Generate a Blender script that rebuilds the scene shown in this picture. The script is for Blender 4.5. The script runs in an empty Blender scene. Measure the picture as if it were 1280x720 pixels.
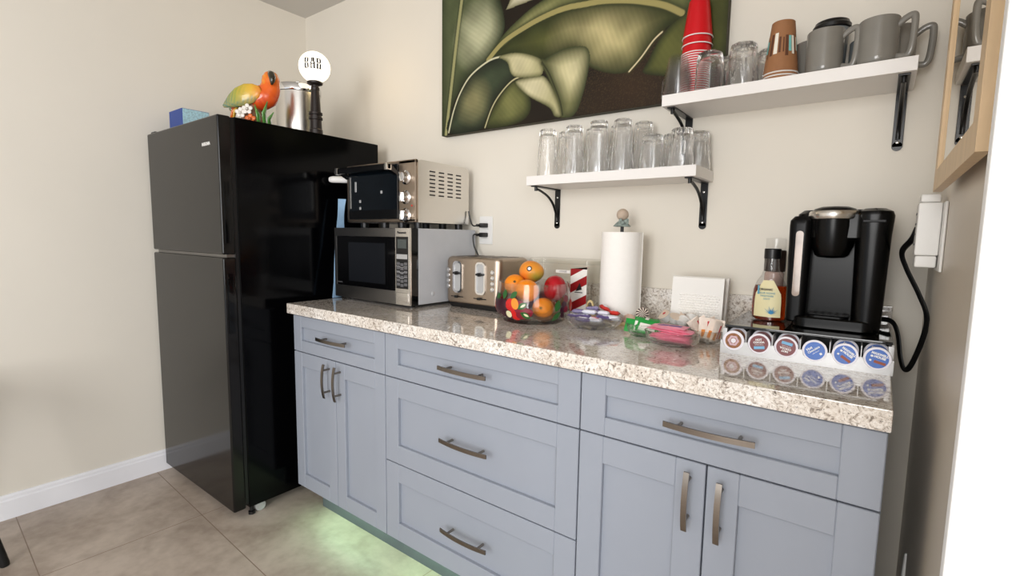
import bpy, bmesh, math, random
import numpy as np
from mathutils import Vector, Matrix
random.seed(7)
SC = bpy.context.scene
COL = SC.collection
PI = math.pi

# ---------------------------------------------------------------- materials
def lin(c):
    if isinstance(c, str):
        c = tuple(int(c[i:i+2], 16) for i in (0, 2, 4))
    r = []
    for v in c[:3]:
        v /= 255.0
        r.append(v/12.92 if v <= .04045 else ((v+.055)/1.055)**2.4)
    return (r[0], r[1], r[2], 1.0)

MATS = {}
def mat(name, col, rough=.5, metal=0., var=.06, scale=12., bump=0., trans=0., ior=1.45, coat=0., emit=None, es=0., stretch=None, spec=.5, aniso=0.):
    m = bpy.data.materials.new(name); m.use_nodes = True
    nt = m.node_tree; N = nt.nodes; L = nt.links
    b = N['Principled BSDF']
    tc = N.new('ShaderNodeTexCoord'); mp = N.new('ShaderNodeMapping')
    L.new(tc.outputs['Object'], mp.inputs['Vector'])
    if stretch: mp.inputs['Scale'].default_value = stretch
    no = N.new('ShaderNodeTexNoise'); no.inputs['Scale'].default_value = scale; no.inputs['Detail'].default_value = 4
    L.new(mp.outputs['Vector'], no.inputs['Vector'])
    rp = N.new('ShaderNodeValToRGB')
    c = lin(col)
    rp.color_ramp.elements[0].position = .3; rp.color_ramp.elements[1].position = .7
    rp.color_ramp.elements[0].color = tuple(x*(1-var) for x in c[:3])+(1,)
    rp.color_ramp.elements[1].color = tuple(min(1, x*(1+var)) for x in c[:3])+(1,)
    L.new(no.outputs['Fac'], rp.inputs['Fac'])
    L.new(rp.outputs['Color'], b.inputs['Base Color'])
    b.inputs['Roughness'].default_value = rough
    b.inputs['Metallic'].default_value = metal
    b.inputs['IOR'].default_value = ior
    b.inputs['Transmission Weight'].default_value = trans
    b.inputs['Coat Weight'].default_value = coat
    b.inputs['Specular IOR Level'].default_value = spec
    if emit:
        b.inputs['Emission Color'].default_value = lin(emit); b.inputs['Emission Strength'].default_value = es
    if bump:
        bp = N.new('ShaderNodeBump'); bp.inputs['Strength'].default_value = bump; bp.inputs['Distance'].default_value = .002
        L.new(no.outputs['Fac'], bp.inputs['Height']); L.new(bp.outputs['Normal'], b.inputs['Normal'])
    MATS[name] = m
    return m

def colmat(name, attr='paint', rough=.5, coat=0., bump=0.):
    m = bpy.data.materials.new(name); m.use_nodes = True
    nt = m.node_tree; b = nt.nodes['Principled BSDF']
    a = nt.nodes.new('ShaderNodeAttribute'); a.attribute_name = attr
    nt.links.new(a.outputs['Color'], b.inputs['Base Color'])
    b.inputs['Roughness'].default_value = rough; b.inputs['Coat Weight'].default_value = coat; b.inputs['Specular IOR Level'].default_value = .25
    if bump:
        no = nt.nodes.new('ShaderNodeTexNoise'); no.inputs['Scale'].default_value = 60; no.inputs['Detail'].default_value = 6
        bp = nt.nodes.new('ShaderNodeBump'); bp.inputs['Strength'].default_value = bump; bp.inputs['Distance'].default_value = .002
        nt.links.new(no.outputs['Fac'], bp.inputs['Height']); nt.links.new(bp.outputs['Normal'], b.inputs['Normal'])
    return m

def clearmat(name, tint, gloss=.12, rough=.03):
    """thin clear plastic: straight-through transmission plus a fresnel gloss"""
    m = bpy.data.materials.new(name); m.use_nodes = True
    nt = m.node_tree; N = nt.nodes; L = nt.links
    for n in list(N): N.remove(n)
    out = N.new('ShaderNodeOutputMaterial'); mx = N.new('ShaderNodeMixShader'); t = N.new('ShaderNodeBsdfTransparent')
    g = N.new('ShaderNodeBsdfGlossy'); f0 = N.new('ShaderNodeLayerWeight'); f0.inputs['Blend'].default_value = .5
    pw = N.new('ShaderNodeMath'); pw.operation = 'POWER'; pw.inputs[1].default_value = 3.5; L.new(f0.outputs['Facing'], pw.inputs[0])
    f = N.new('ShaderNodeMath'); f.operation = 'MULTIPLY_ADD'; f.inputs[1].default_value = gloss*4; f.inputs[2].default_value = gloss*.25; L.new(pw.outputs[0], f.inputs[0])
    t.inputs['Color'].default_value = lin(tint); g.inputs['Roughness'].default_value = rough
    L.new(f.outputs[0], mx.inputs[0]); L.new(t.outputs[0], mx.inputs[1]); L.new(g.outputs[0], mx.inputs[2])
    L.new(mx.outputs[0], out.inputs['Surface'])
    return m

def granite():
    m = bpy.data.materials.new('granite'); m.use_nodes = True
    nt = m.node_tree; N = nt.nodes; L = nt.links; b = N['Principled BSDF']
    tc = N.new('ShaderNodeTexCoord')
    n1 = N.new('ShaderNodeTexNoise'); n1.inputs['Scale'].default_value = 70; n1.inputs['Detail'].default_value = 9; n1.inputs['Distortion'].default_value = 1.8; n1.inputs['Roughness'].default_value = .65
    n2 = N.new('ShaderNodeTexNoise'); n2.inputs['Scale'].default_value = 130; n2.inputs['Detail'].default_value = 5; n2.inputs['Distortion'].default_value = 2.5
    n3 = N.new('ShaderNodeTexNoise'); n3.inputs['Scale'].default_value = 7; n3.inputs['Detail'].default_value = 3
    for n in (n1, n2, n3): L.new(tc.outputs['Object'], n.inputs['Vector'])
    r1 = N.new('ShaderNodeValToRGB'); e = r1.color_ramp.elements
    e[0].position = .33; e[0].color = lin((108, 100, 94)); e[1].position = .60; e[1].color = lin((245, 243, 240))
    for p, c in ((.40, (170, 160, 150)), (.455, (216, 209, 201)), (.53, (233, 228, 222))):
        q = e.new(p); q.color = lin(c)
    L.new(n1.outputs['Fac'], r1.inputs['Fac'])
    r2 = N.new('ShaderNodeValToRGB'); e = r2.color_ramp.elements
    e[0].position = .30; e[0].color = (1, 1, 1, 1); e[1].position = .39; e[1].color = (0, 0, 0, 1)
    L.new(n2.outputs['Fac'], r2.inputs['Fac'])
    mx = N.new('ShaderNodeMix'); mx.data_type = 'RGBA'; mx.inputs['B'].default_value = lin((70, 62, 58))
    L.new(r2.outputs['Color'], mx.inputs['Factor']); L.new(r1.outputs['Color'], mx.inputs['A'])
    r3 = N.new('ShaderNodeValToRGB'); e = r3.color_ramp.elements
    e[0].position = .35; e[0].color = lin((238, 233, 227)); e[1].position = .65; e[1].color = (1, 1, 1, 1)
    L.new(n3.outputs['Fac'], r3.inputs['Fac'])
    mu = N.new('ShaderNodeMix'); mu.data_type = 'RGBA'; mu.blend_type = 'MULTIPLY'; mu.inputs['Factor'].default_value = 1
    L.new(mx.outputs['Result'], mu.inputs['A']); L.new(r3.outputs['Color'], mu.inputs['B'])
    L.new(mu.outputs['Result'], b.inputs['Base Color'])
    b.inputs['Roughness'].default_value = .06; b.inputs['Coat Weight'].default_value = .6; b.inputs['Coat Roughness'].default_value = .02
    return m

def floor_mat():
    m = bpy.data.materials.new('floor_tile'); m.use_nodes = True
    nt = m.node_tree; N = nt.nodes; L = nt.links; b = N['Principled BSDF']
    tc = N.new('ShaderNodeTexCoord'); mp = N.new('ShaderNodeMapping')
    mp.inputs['Rotation'].default_value = (0, 0, .04); mp.inputs['Location'].default_value = (-.633+1.01, .874-.505*2, 0)
    L.new(tc.outputs['Object'], mp.inputs['Vector'])
    br = N.new('ShaderNodeTexBrick'); br.offset = 0; br.inputs['Scale'].default_value = 1
    br.inputs['Brick Width'].default_value = 1.01; br.inputs['Row Height'].default_value = .505
    br.inputs['Mortar Size'].default_value = .0018; br.inputs['Mortar Smooth'].default_value = .2
    L.new(mp.outputs['Vector'], br.inputs['Vector'])
    n1 = N.new('ShaderNodeTexNoise'); n1.inputs['Scale'].default_value = 5; n1.inputs['Detail'].default_value = 8; n1.inputs['Distortion'].default_value = .6
    n2 = N.new('ShaderNodeTexNoise'); n2.inputs['Scale'].default_value = 28; n2.inputs['Detail'].default_value = 6
    for n in (n1, n2): L.new(tc.outputs['Object'], n.inputs['Vector'])
    ad = N.new('ShaderNodeMath'); ad.operation = 'ADD'; L.new(n1.outputs['Fac'], ad.inputs[0])
    sc = N.new('ShaderNodeMath'); sc.operation = 'MULTIPLY'; sc.inputs[1].default_value = .45; L.new(n2.outputs['Fac'], sc.inputs[0]); L.new(sc.outputs[0], ad.inputs[1])
    rp = N.new('ShaderNodeValToRGB'); e = rp.color_ramp.elements
    e[0].position = .52; e[0].color = lin((156, 141, 128)); e[1].position = .92; e[1].color = lin((190, 176, 163))
    L.new(ad.outputs[0], rp.inputs['Fac'])
    mx = N.new('ShaderNodeMix'); mx.data_type = 'RGBA'; mx.inputs['B'].default_value = lin((132, 113, 97))
    L.new(br.outputs['Fac'], mx.inputs['Factor']); L.new(rp.outputs['Color'], mx.inputs['A'])
    L.new(mx.outputs['Result'], b.inputs['Base Color'])
    b.inputs['Roughness'].default_value = .42
    bp = N.new('ShaderNodeBump'); bp.invert = True; bp.inputs['Strength'].default_value = .4; bp.inputs['Distance'].default_value = .002
    L.new(br.outputs['Fac'], bp.inputs['Height']); L.new(bp.outputs['Normal'], b.inputs['Normal'])
    return m

wall_m = mat('wall_paint', (226, 220, 208), .55, var=.012, scale=3, bump=.03)
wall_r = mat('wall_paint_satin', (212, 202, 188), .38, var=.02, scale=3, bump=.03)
ceil_m = mat('ceiling_paint', (206, 203, 198), .7, var=.01)
trim_m = mat('white_trim', (238, 238, 242), .35, var=.01)
jamb_m = mat('white_wall_end', (246, 246, 246), .5, var=.005)
floor_m = floor_mat(); gran_m = granite()
cab_m = mat('blue_grey_cabinet_paint', (148, 154, 165), .38, var=.012, scale=6)
cab_in = mat('cabinet_side', (132, 140, 152), .5, var=.02)
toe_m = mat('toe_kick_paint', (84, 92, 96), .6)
nickel = mat('brushed_nickel', (136, 128, 119), .28, 1., .05, 30, stretch=(1, 1, 40))
steel = mat('brushed_steel', (216, 212, 206), .26, 1., .05, 40, stretch=(1, 60, 60))
steel_d = mat('dark_brushed_steel', (132, 130, 128), .33, 1., .05, 40, stretch=(1, 60, 60))
steel_warm = mat('warm_brushed_steel', (172, 156, 140), .34, 1., .05, 40, stretch=(60, 60, 1))
chrome = mat('polished_chrome', (225, 225, 225), .08, 1., .01)
silver_pl = mat('silver_plastic', (186, 186, 186), .38, .35, .02)
grey_metal = mat('grey_painted_steel', (188, 190, 194), .45, .0, .03)
black_gl = mat('black_gloss', (5, 5, 6), .09, 0, .1, spec=.3)
black_door = mat('black_gloss_door', (15, 13, 12), .13, 0, .05, spec=.38)
black_side = mat('black_enamel_side', (3, 3, 4), .14, 0, .1, 200, bump=.03, spec=.16)
black_pl = mat('black_plastic', (15, 15, 16), .35, 0, .1)
black_sat = mat('black_satin', (9, 9, 10), .22, 0, .1)
black_met = mat('black_bracket_metal', (14, 14, 15), .3, .2, .1)
dark_glass = mat('dark_oven_glass', (9, 15, 20), .06, 0, .2, coat=.5)
mw_glass = mat('dark_mesh_window', (22, 24, 28), .15, 0, .1, 300)
grey_btn = mat('grey_button', (96, 96, 98), .4, 0, .05)
lcd_m = mat('lcd_screen', (70, 76, 74), .2, 0, .05)
white_pl = mat('white_plastic', (232, 231, 228), .35, 0, .01)
white_shelf = mat('white_laminate', (236, 233, 230), .4, 0, .012)
paper_m = mat('white_paper', (246, 243, 238), .85, 0, .012, 60, bump=.25)
napkin_m = mat('white_napkin', (244, 242, 238), .85, 0, .01)
card_m = mat('cardboard_core', (176, 150, 120), .8, 0, .05)
def mixglass(name, tint, f, ior):
    """moulded glass: part refracting, part passing straight through"""
    m = mat(name, tint, .0, 0, 0, trans=1., ior=ior); nt = m.node_tree; N = nt.nodes
    t = N.new('ShaderNodeBsdfTransparent'); mx = N.new('ShaderNodeMixShader'); mx.inputs[0].default_value = f
    nt.links.new(t.outputs[0], mx.inputs[1]); nt.links.new(N['Principled BSDF'].outputs[0], mx.inputs[2]); nt.links.new(mx.outputs[0], N['Material Output'].inputs['Surface'])
    return m
glass_m = mixglass('clear_glass', (255, 255, 255), .92, 1.48); bowl_glass = mixglass('bowl_glass', (252, 255, 254), .75, 1.4)
thin_glass = clearmat('thin_glass', (252, 252, 252), .10)
clear_pl = clearmat('clear_plastic', (252, 252, 251), .12, .08)
clear_cup = clearmat('clear_cup_plastic', (253, 253, 253), .07, .12)
smoke = mat('smoked_glass_top', (24, 24, 24), .05, 0, .05, coat=.3)
red_cup = mat('red_plastic', (205, 14, 26), .3, 0, .03)
cup_white = mat('white_cup_lining', (240, 238, 236), .4, 0, .01)
kraft = mat('kraft_paper', (150, 104, 68), .7, 0, .04, 80)
teal = mat('teal_print', (120, 190, 186), .7); cream = mat('cream_print', (236, 230, 216), .7); brown_p = mat('brown_print', (92, 54, 34), .7)
mug_m = mat('grey_stoneware', (128, 125, 118), .2, 0, .03, 30, coat=.3)
mug_in = mat('mug_grey_blue', (118, 124, 126), .3, 0, .03)
orange_m = mat('orange_peel', (246, 142, 20), .4, 0, .05, 140, bump=.5)
stem_m = mat('stem_brown', (96, 74, 36), .7)
apple_m = mat('red_apple_skin', (168, 14, 28), .22, 0, .18, 9)
mango_m = mat('mango_skin', (232, 128, 40), .35, 0, .0)
gold_e = mat('mottled_green', (150, 160, 60), .4)
green_m = mat('leaf_green', (52, 116, 50), .4, 0, .2, 30)
green_pk = mat('green_packet', (30, 150, 62), .4, 0, .08, 40)
pink_pk = mat('pink_packet', (248, 158, 182), .5, 0, .08, 60)
white_pk = mat('white_packet', (240, 236, 230), .5, 0, .04, 60)
sugar_pk = mat('cream_packet', (246, 232, 220), .5, 0, .05, 60)
red_pr = mat('red_print', (196, 40, 50), .5); blue_pr = mat('blue_print', (52, 80, 150), .5); orange_pr = mat('orange_print', (232, 150, 70), .5)
purple_w = mat('purple_wrapper', (92, 80, 128), .35, 0, .35, 130)
lilac_w = mat('lilac_wrapper', (146, 138, 176), .35, 0, .3, 130)
white_w = mat('white_wrapper', (228, 228, 240), .35, 0, .05, 60)
red_w = mat('red_wrapper', (200, 52, 44), .35, 0, .15, 60)
syrup_m = mat('amber_syrup', (176, 62, 14), .05, 0, .05, trans=.75, ior=1.35)
label_m = mat('label_cream', (232, 222, 176), .5, 0, .03)
text_blue = mat('blue_label_ink', (92, 160, 186), .5); text_dark = mat('dark_ink', (30, 28, 30), .5); text_white = mat('white_ink', (240, 240, 240), .5)
light_blue = mat('pale_blue_ink', (120, 180, 220), .5)
pod_white = mat('pod_white', (232, 228, 236), .4, 0, .02)
pod_blue = mat('pod_blue', (40, 98, 186), .4, 0, .1, 60); pod_maroon = mat('pod_maroon', (112, 26, 30), .4, 0, .08, 60)
pod_brown = mat('pod_donut', (142, 88, 48), .5, 0, .35, 220); pod_pink = mat('pod_icing', (206, 176, 186), .5, 0, .1, 80)
rust = mat('rust_band', (150, 72, 40), .5)
oak = mat('light_oak', (208, 180, 142), .45, 0, .08, 14, stretch=(6, 6, .8))
mirror_m = mat('mirror_silver', (222, 214, 200), .01, 1., 0)
stone_ball = mat('coral_ball', (186, 168, 150), .7, 0, .15, 60, bump=.4)
coral_m = mat('grey_green_coral', (140, 152, 146), .7, 0, .25, 90, bump=.5)
shell_m = mat('shell_pink', (214, 182, 164), .5, 0, .08, 50); shell_y = mat('shell_yellow', (226, 204, 152), .5, 0, .08, 50)
blue_box = mat('blue_card', (40, 70, 146), .5, 0, .04); aqua_box = mat('pale_aqua_print', (170, 206, 216), .5, 0, .25, 160)
cloth_blue = mat('pale_blue_cloth', (160, 196, 228), .8, 0, .06, 40, bump=.3)
globe_m = mat('milk_glass_lit', (255, 250, 240), .3, 0, 0, emit=(255, 246, 226), es=1.25)
lamp_m = mat('dark_lamp_post', (40, 33, 30), .4, .2, .1)
led_m = mat('green_white_led', (220, 255, 220), .5, 0, 0, emit=(198, 255, 208), es=26)
cork = mat('tan_ceramic', (190, 150, 110), .5)

# ---------------------------------------------------------------- mesh builder
class MB:
    def __init__(s): s.v = []; s.f = []; s.m = []; s.col = None
    def add(s, vs, fs, mi=0, T=None):
        o = len(s.v)
        s.v += [tuple(T @ Vector(v)) if T is not None else tuple(v) for v in vs]
        s.f += [tuple(i+o for i in f) for f in fs]; s.m += [mi]*len(fs)
        return s
    def bm(s, bm, mi=0, T=None):
        bm.verts.index_update()
        s.add([v.co[:] for v in bm.verts], [[v.index for v in f.verts] for f in bm.faces], mi, T); bm.free(); return s
    def box(s, x0, x1, y0, y1, z0, z1, bev=0, mi=0, seg=2, T=None):
        bm = bmesh.new(); bmesh.ops.create_cube(bm, size=1)
        for v in bm.verts:
            v.co = Vector(((x0+x1)/2+v.co.x*(x1-x0), (y0+y1)/2+v.co.y*(y1-y0), (z0+z1)/2+v.co.z*(z1-z0)))
        if bev: bmesh.ops.bevel(bm, geom=list(bm.edges), offset=bev, segments=seg, affect='EDGES', profile=.5)
        return s.bm(bm, mi, T)
    def ring(s, rings, mi=0, cap=True, close=False, T=None):
        n = len(rings[0]); vs = [p for r in rings for p in r]; fs = []
        R = len(rings)
        for i in range(R if close else R-1):
            a = i*n; b = ((i+1) % R)*n
            for j in range(n):
                k = (j+1) % n; fs.append((a+j, a+k, b+k, b+j))
        if cap and not close:
            fs.append(tuple(range(n-1, -1, -1))); fs.append(tuple((R-1)*n+j for j in range(n)))
        return s.add(vs, fs, mi, T)
    def lathe(s, prof, seg=32, c=(0, 0, 0), mi=0, cap=True, close=False, mod=None, T=None):
        rings = []
        for k, (r, z) in enumerate(prof):
            ring = []
            for j in range(seg):
                t = 2*PI*j/seg; q = r*(mod(t, z, k) if mod else 1)
                ring.append((c[0]+q*math.cos(t), c[1]+q*math.sin(t), c[2]+z))
            rings.append(ring)
        return s.ring(rings, mi, cap, close, T)
    def tube(s, pts, r, seg=10, mi=0, ry=None, up=None, T=None):
        P = [Vector(p) for p in pts]; n = len(P)
        rr = r if isinstance(r, (list, tuple)) else [r]*n
        ryy = ry if isinstance(ry, (list, tuple)) else ([ry]*n if ry else rr)
        rings = []; u = None
        for i in range(n):
            d = (P[min(i+1, n-1)]-P[max(i-1, 0)])
            if d.length < 1e-9: d = Vector((0, 0, 1))
            d.normalize()
            if u is None:
                u = Vector(up) if up else (Vector((0, 0, 1)) if abs(d.z) < .9 else Vector((1, 0, 0)))
            u = (u-d*u.dot(d))
            if u.length < 1e-6: u = d.orthogonal()
            u.normalize(); w = d.cross(u)
            rings.append([tuple(P[i]+w*(rr[i]*math.cos(2*PI*j/seg))+u*(ryy[i]*math.sin(2*PI*j/seg))) for j in range(seg)])
        return s.ring(rings, mi, True, False, T)
    def cyl(s, p0, p1, r, seg=20, mi=0, T=None):
        return s.tube([p0, p1], r, seg, mi, T=T)
    def ball(s, c, r, seg=20, rings=12, mi=0, T=None, warp=None):
        if not isinstance(r, (list, tuple)): r = (r, r, r)
        bm = bmesh.new(); bmesh.ops.create_uvsphere(bm, u_segments=seg, v_segments=rings, radius=1)
        for v in bm.verts:
            p = v.co.copy()
            if warp: p = warp(p)
            v.co = Vector((c[0]+p.x*r[0], c[1]+p.y*r[1], c[2]+p.z*r[2]))
        return s.bm(bm, mi, T)
    def prism(s, poly, a, b, axis='y', mi=0, T=None):
        def P(p, h):
            if axis == 'y': return (p[0], h, p[1])
            if axis == 'x': return (h, p[0], p[1])
            return (p[0], p[1], h)
        n = len(poly)
        vs = [P(p, a) for p in poly]+[P(p, b) for p in poly]
        fs = [tuple(range(n)), tuple(range(2*n-1, n-1, -1))]+[(i, (i+1) % n, n+(i+1) % n, n+i) for i in range(n)]
        return s.add(vs, fs, mi, T)
    def text(s, body, size, T, mi=0, ext=.0003, align='CENTER', bold=0., sx=1.):
        cu = bpy.data.curves.new('t', 'FONT'); cu.body = body; cu.size = size; cu.align_x = align; cu.align_y = 'CENTER'
        cu.extrude = ext; cu.offset = bold; cu.resolution_u = 3
        o = bpy.data.objects.new('t', cu); COL.objects.link(o)
        dg = bpy.context.evaluated_depsgraph_get(); me = bpy.data.meshes.new_from_object(o.evaluated_get(dg))
        S = Matrix.Diagonal((sx, 1, 1, 1))
        s.add([tuple(S @ v.co) for v in me.vertices], [tuple(p.vertices) for p in me.polygons], mi, T)
        bpy.data.objects.remove(o); bpy.data.curves.remove(cu); bpy.data.meshes.remove(me)
        return s
    def build(s, name, mats, parent=None, angle=35, loc=None, rot=None, flat=False):
        me = bpy.data.meshes.new(name)
        me.from_pydata(s.v, [], s.f)
        if not isinstance(mats, (list, tuple)): mats = [mats]
        for m in mats: me.materials.append(m)
        for p, i in zip(me.polygons, s.m): p.material_index = i
        bm = bmesh.new(); bm.from_mesh(me); bmesh.ops.recalc_face_normals(bm, faces=bm.faces); bm.to_mesh(me); bm.free()
        if not flat:
            me.polygons.foreach_set('use_smooth', [True]*len(me.polygons)); me.set_sharp_from_angle(angle=math.radians(angle))
        if s.col is not None:
            a = me.color_attributes.new('paint', 'FLOAT_COLOR', 'POINT')
            flatc = []
            for v in me.vertices: flatc += list(s.col(v.co))
            a.data.foreach_set('color', flatc)
        me.update()
        o = bpy.data.objects.new(name, me); COL.objects.link(o)
        if not flat:
            wn = o.modifiers.new('weighted_normals', 'WEIGHTED_NORMAL'); wn.keep_sharp = True; wn.weight = 80
        if parent: o.parent = parent
        if loc: o.location = loc
        if rot: o.rotation_euler = rot
        return o

# writing on a plane facing -y (front faces): local x -> world x, local y -> world z
def FY(x, y, z, rot=0.): return Matrix.Translation((x, y, z)) @ Matrix.Rotation(PI/2, 4, 'X') @ Matrix.Rotation(rot, 4, 'Z')

def thing(name, label, cat, loc=(0, 0, 0), rz=0., group=None):
    o = bpy.data.objects.new(name, None); COL.objects.link(o); o.empty_display_size = .05
    o.location = loc; o.rotation_euler = (0, 0, rz); return tag(o, label, cat, group)
def tag(o, label, cat, group=None):
    o['label'] = label; o['category'] = cat
    if group: o['group'] = group
    return o
def structure(o): o['kind'] = 'structure'; return o
def dup(root, loc, rz=None, label=None, rot=None):
    def cp(o, par):
        c = o.copy(); COL.objects.link(c)
        if par: c.parent = par
        for ch in list(o.children): cp(ch, c)
        return c
    r = cp(root, None); r.location = loc
    if rz is not None: r.rotation_euler = (0, 0, rz)
    if rot is not None: r.rotation_euler = rot
    if label: r['label'] = label
    return r
def lab(o, text): o['label'] = text; return o

# ---------------------------------------------------------------- setting
WX = 2.942; CZ = 2.472
structure(MB().box(-.1, 4.4, -4.4, .1, -.08, 0).build('floor', floor_m, flat=True))
structure(MB().box(-.1, 4.4, -4.4, .1, CZ, CZ+.08).build('ceiling', ceil_m, flat=True))
structure(MB().box(-.1, 0, -4.4, .1, 0, CZ).build('wall_left', wall_m, flat=True))
structure(MB().box(0, WX, 0, .1, 0, CZ).build('wall_back', wall_m, flat=True))
structure(MB().box(WX, 4.4, -1.13, .1, 0, CZ).build('wall_right', wall_r, flat=True))
structure(MB().box(2.9023, 4.4, -1.15, -1.13, 0, CZ, .002).build('trim_1', jamb_m, flat=True))
bb = MB().prism([(0, 0), (.014, 0), (.014, .078), (.010, .084), (.010, .094), (.006, .103), (0, .103)], -4.4, 0, 'y')
structure(bb.build('baseboard_left', trim_m, flat=True))

# ---------------------------------------------------------------- cabinets
FYC = -.62      # face plane of the doors
def shaker(x0, x1, z0, z1, st, rl, y=FYC, g=.0018):
    """five piece door or drawer front: two stiles, two rails, a recessed panel"""
    x0 += g; x1 -= g; z0 += g; z1 -= g
    b = MB()
    b.box(x0, x0+st, y, y+.02, z0, z1, .0016, seg=1); b.box(x1-st, x1, y, y+.02, z0, z1, .0016, seg=1)
    b.box(x0+st, x1-st, y, y+.02, z1-rl, z1, .0016, seg=1); b.box(x0+st, x1-st, y, y+.02, z0, z0+rl, .0016, seg=1)
    b.box(x0+st-.004, x1-st+.004, y+.0125, y+.0185, z0+rl-.004, z1-rl+.004)
    return b
def pull(c, length, vert=False, y=FYC):
    """arched flat bar pull on two posts"""
    b = MB(); n = 12; rings = []
    for i in range(n+1):
        t = i/n*2-1; d = t*length/2; bow = .0245+.0085*(1-t*t)
        w = .0062; th = .0042
        if vert: rings.append([(c[0]-w, y-bow, c[1]+d), (c[0]+w, y-bow, c[1]+d), (c[0]+w, y-bow-th, c[1]+d), (c[0]-w, y-bow-th, c[1]+d)])
        else: rings.append([(c[0]+d, y-bow, c[1]-w), (c[0]+d, y-bow, c[1]+w), (c[0]+d, y-bow-th, c[1]+w), (c[0]+d, y-bow-th, c[1]-w)])
    b.ring(rings)
    for q in (-.33, .33):
        p = (c[0], c[1]+q*length) if vert else (c[0]+q*length, c[1])
        b.cyl((p[0], y+.001, p[1]), (p[0], y-.030, p[1]), .0042, 12)
    return b
ZB, ZS, ZM, ZT = .116, .7116, .404, .8655
def carcass(name, label, x0, x1, toe0, leds):
    t = thing(name, label, 'cabinet', ((x0+x1)/2, 0, 0))
    cx = (x0+x1)/2
    def B(mb, nm, m, p=t):
        o = mb.build(nm, m, p)
        if p is t: o.location = (-cx, 0, 0)
        return o
    B(MB().box(x0+.0005, x1-.0005, -.599, -.022, ZB, .8715), 'body', cab_in)
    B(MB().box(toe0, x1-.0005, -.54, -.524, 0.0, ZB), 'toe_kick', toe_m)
    for a, b_ in leds:
        B(MB().box(a, b_, -.583, -.573, ZB-.006, ZB-.0003), 'led_strip', led_m)
    return t, B
def drawer(B, x0, x1, z0, z1, hc, hl, st=.066, rl=.047):
    d = B(shaker(x0, x1, z0, z1, st, rl), 'drawer', cab_m)
    pull(hc, hl).build('handle', nickel, d)
def door(B, x0, x1, z0, z1, hc, hl, st=.066, rl=.07):
    d = B(shaker(x0, x1, z0, z1, st, rl), 'door', cab_m)
    pull(hc, hl, True).build('handle', nickel, d)
X0, X1, X2, X3 = .876, 1.47, 2.2465, 2.874
t, B = carcass('base_cabinet', 'blue-grey base cabinet with one drawer and two narrow doors beside the black fridge', X0, X1, .935, [(.98, 1.40)])
drawer(B, X0, X1, ZS, ZT, (1.178, .792), .19, .056)
door(B, X0, 1.172, ZB, ZS, (1.132, .63), .135, .056, .06); door(B, 1.172, X1, ZB, ZS, (1.204, .63), .135, .056, .06)
t, B = carcass('base_cabinet', 'blue-grey base cabinet with three wide drawers in the middle of the run', X1, X2, X1, [(1.49, 2.2)])
drawer(B, X1, X2, ZS, ZT, (1.853, .796), .194); drawer(B, X1, X2, ZM, ZS, (1.860, .562), .194, rl=.066); drawer(B, X1, X2, ZB, ZM, (1.864, .264), .19, rl=.066)
t, B = carcass('base_cabinet', 'blue-grey base cabinet with one wide drawer over two doors, beside the right wall', X2, X3, X2, [])
drawer(B, X2, X3, ZS, ZT, (2.567, .792), .19, .068)
door(B, X2, 2.565, ZB, ZS, (2.53, .626), .137, .066); door(B, 2.565, X3, ZB, ZS, (2.599, .622), .137, .066)
t = thing('countertop', 'speckled cream and brown granite countertop over the blue-grey cabinets', 'countertop', (1.872, 0, .872))
c = MB().box(.869-1.872, 2.876-1.872, -.6445, 0, 0, .042, .003).build('slab', gran_m, t)
t = thing('backsplash', 'low granite backsplash strip along the wall behind the countertop', 'backsplash', (1.872, 0, .914))
MB().box(.869-1.872, 2.876-1.872, -.02, 0, 0.0002, .1185, .002).build('slab', gran_m, t)

# ---------------------------------------------------------------- fridge
FX0, FX1, FH = .047, .779, 1.652
t = thing('refrigerator', 'tall glossy black top-freezer refrigerator in the left corner', 'refrigerator', (FX0, -.846, 0))
w = FX1-FX0; D = .752
MB().box(0, w, .062, D, .045, FH, .004).build('cabinet_body', black_side, t)
def fdoor(name, z0, z1, hz0, hz1):
    b = MB().box(0, w, 0, .05, z0, z1, .007, seg=3)
    o = b.build(name, black_door, t)
    # recessed grip along the opening edge of the door
    g = MB(); g.box(w-.0005, w+.0035, .012, .034, hz0, hz1, .0015); g.build('grip', black_gl, o)
    lab(o, 'glossy black door'); return o
f = fdoor('freezer_door', 1.116, FH, 1.16, 1.40)
k = MB().text('INSIGNIA', .0175, FY(w-.105, -.0002, 1.548-0), 0, .0004, bold=.0006).build('brand_lettering', white_pl, f); lab(k, 'small white lettering')
g = fdoor('fridge_door', .046, 1.104, .80, 1.04)
MB().box(.004, w-.004, .05, .063, .06, FH-.004).build('door_gasket', black_pl, t)
MB().box(.004, w-.012, .02, .055, 1.104, 1.116).build('middle_hinge', steel_d, t)
MB().box(.012, .06, .012, .085, FH, FH+.010, .003).build('top_hinge', black_pl, t)
for xx, yy in ((.05, .12), (w-.035, .12)):
    b = MB(); b.cyl((xx-.012, yy, .022), (xx+.012, yy, .022), .022, 20); b.box(xx-.016, xx+.016, yy-.012, yy+.012, .024, .05)
    b.build('roller_wheel', silver_pl, t)
for xx in (.03, w-.03):
    MB().lathe([(.014, 0), (.014, .012), (.008, .015), (.008, .056)], 14, (xx, .085, 0)).build('levelling_foot', black_pl, t)
for xx in (.05, w-.05):
    MB().lathe([(.016, 0), (.016, .046)], 14, (xx, D-.08, 0)).build('rear_foot', black_pl, t)

# things on the fridge
t = thing('paper_box', 'small royal blue box with a pale aqua side, on the fridge behind the freezer door', 'box', (.075, -.76, FH))
MB().box(0, .150, 0, .115, 0, .115, .001).build('box_body', blue_box, t)
MB().box(.150, .1515, .002, .113, .002, .113).build('printed_side', aqua_box, t)

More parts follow.
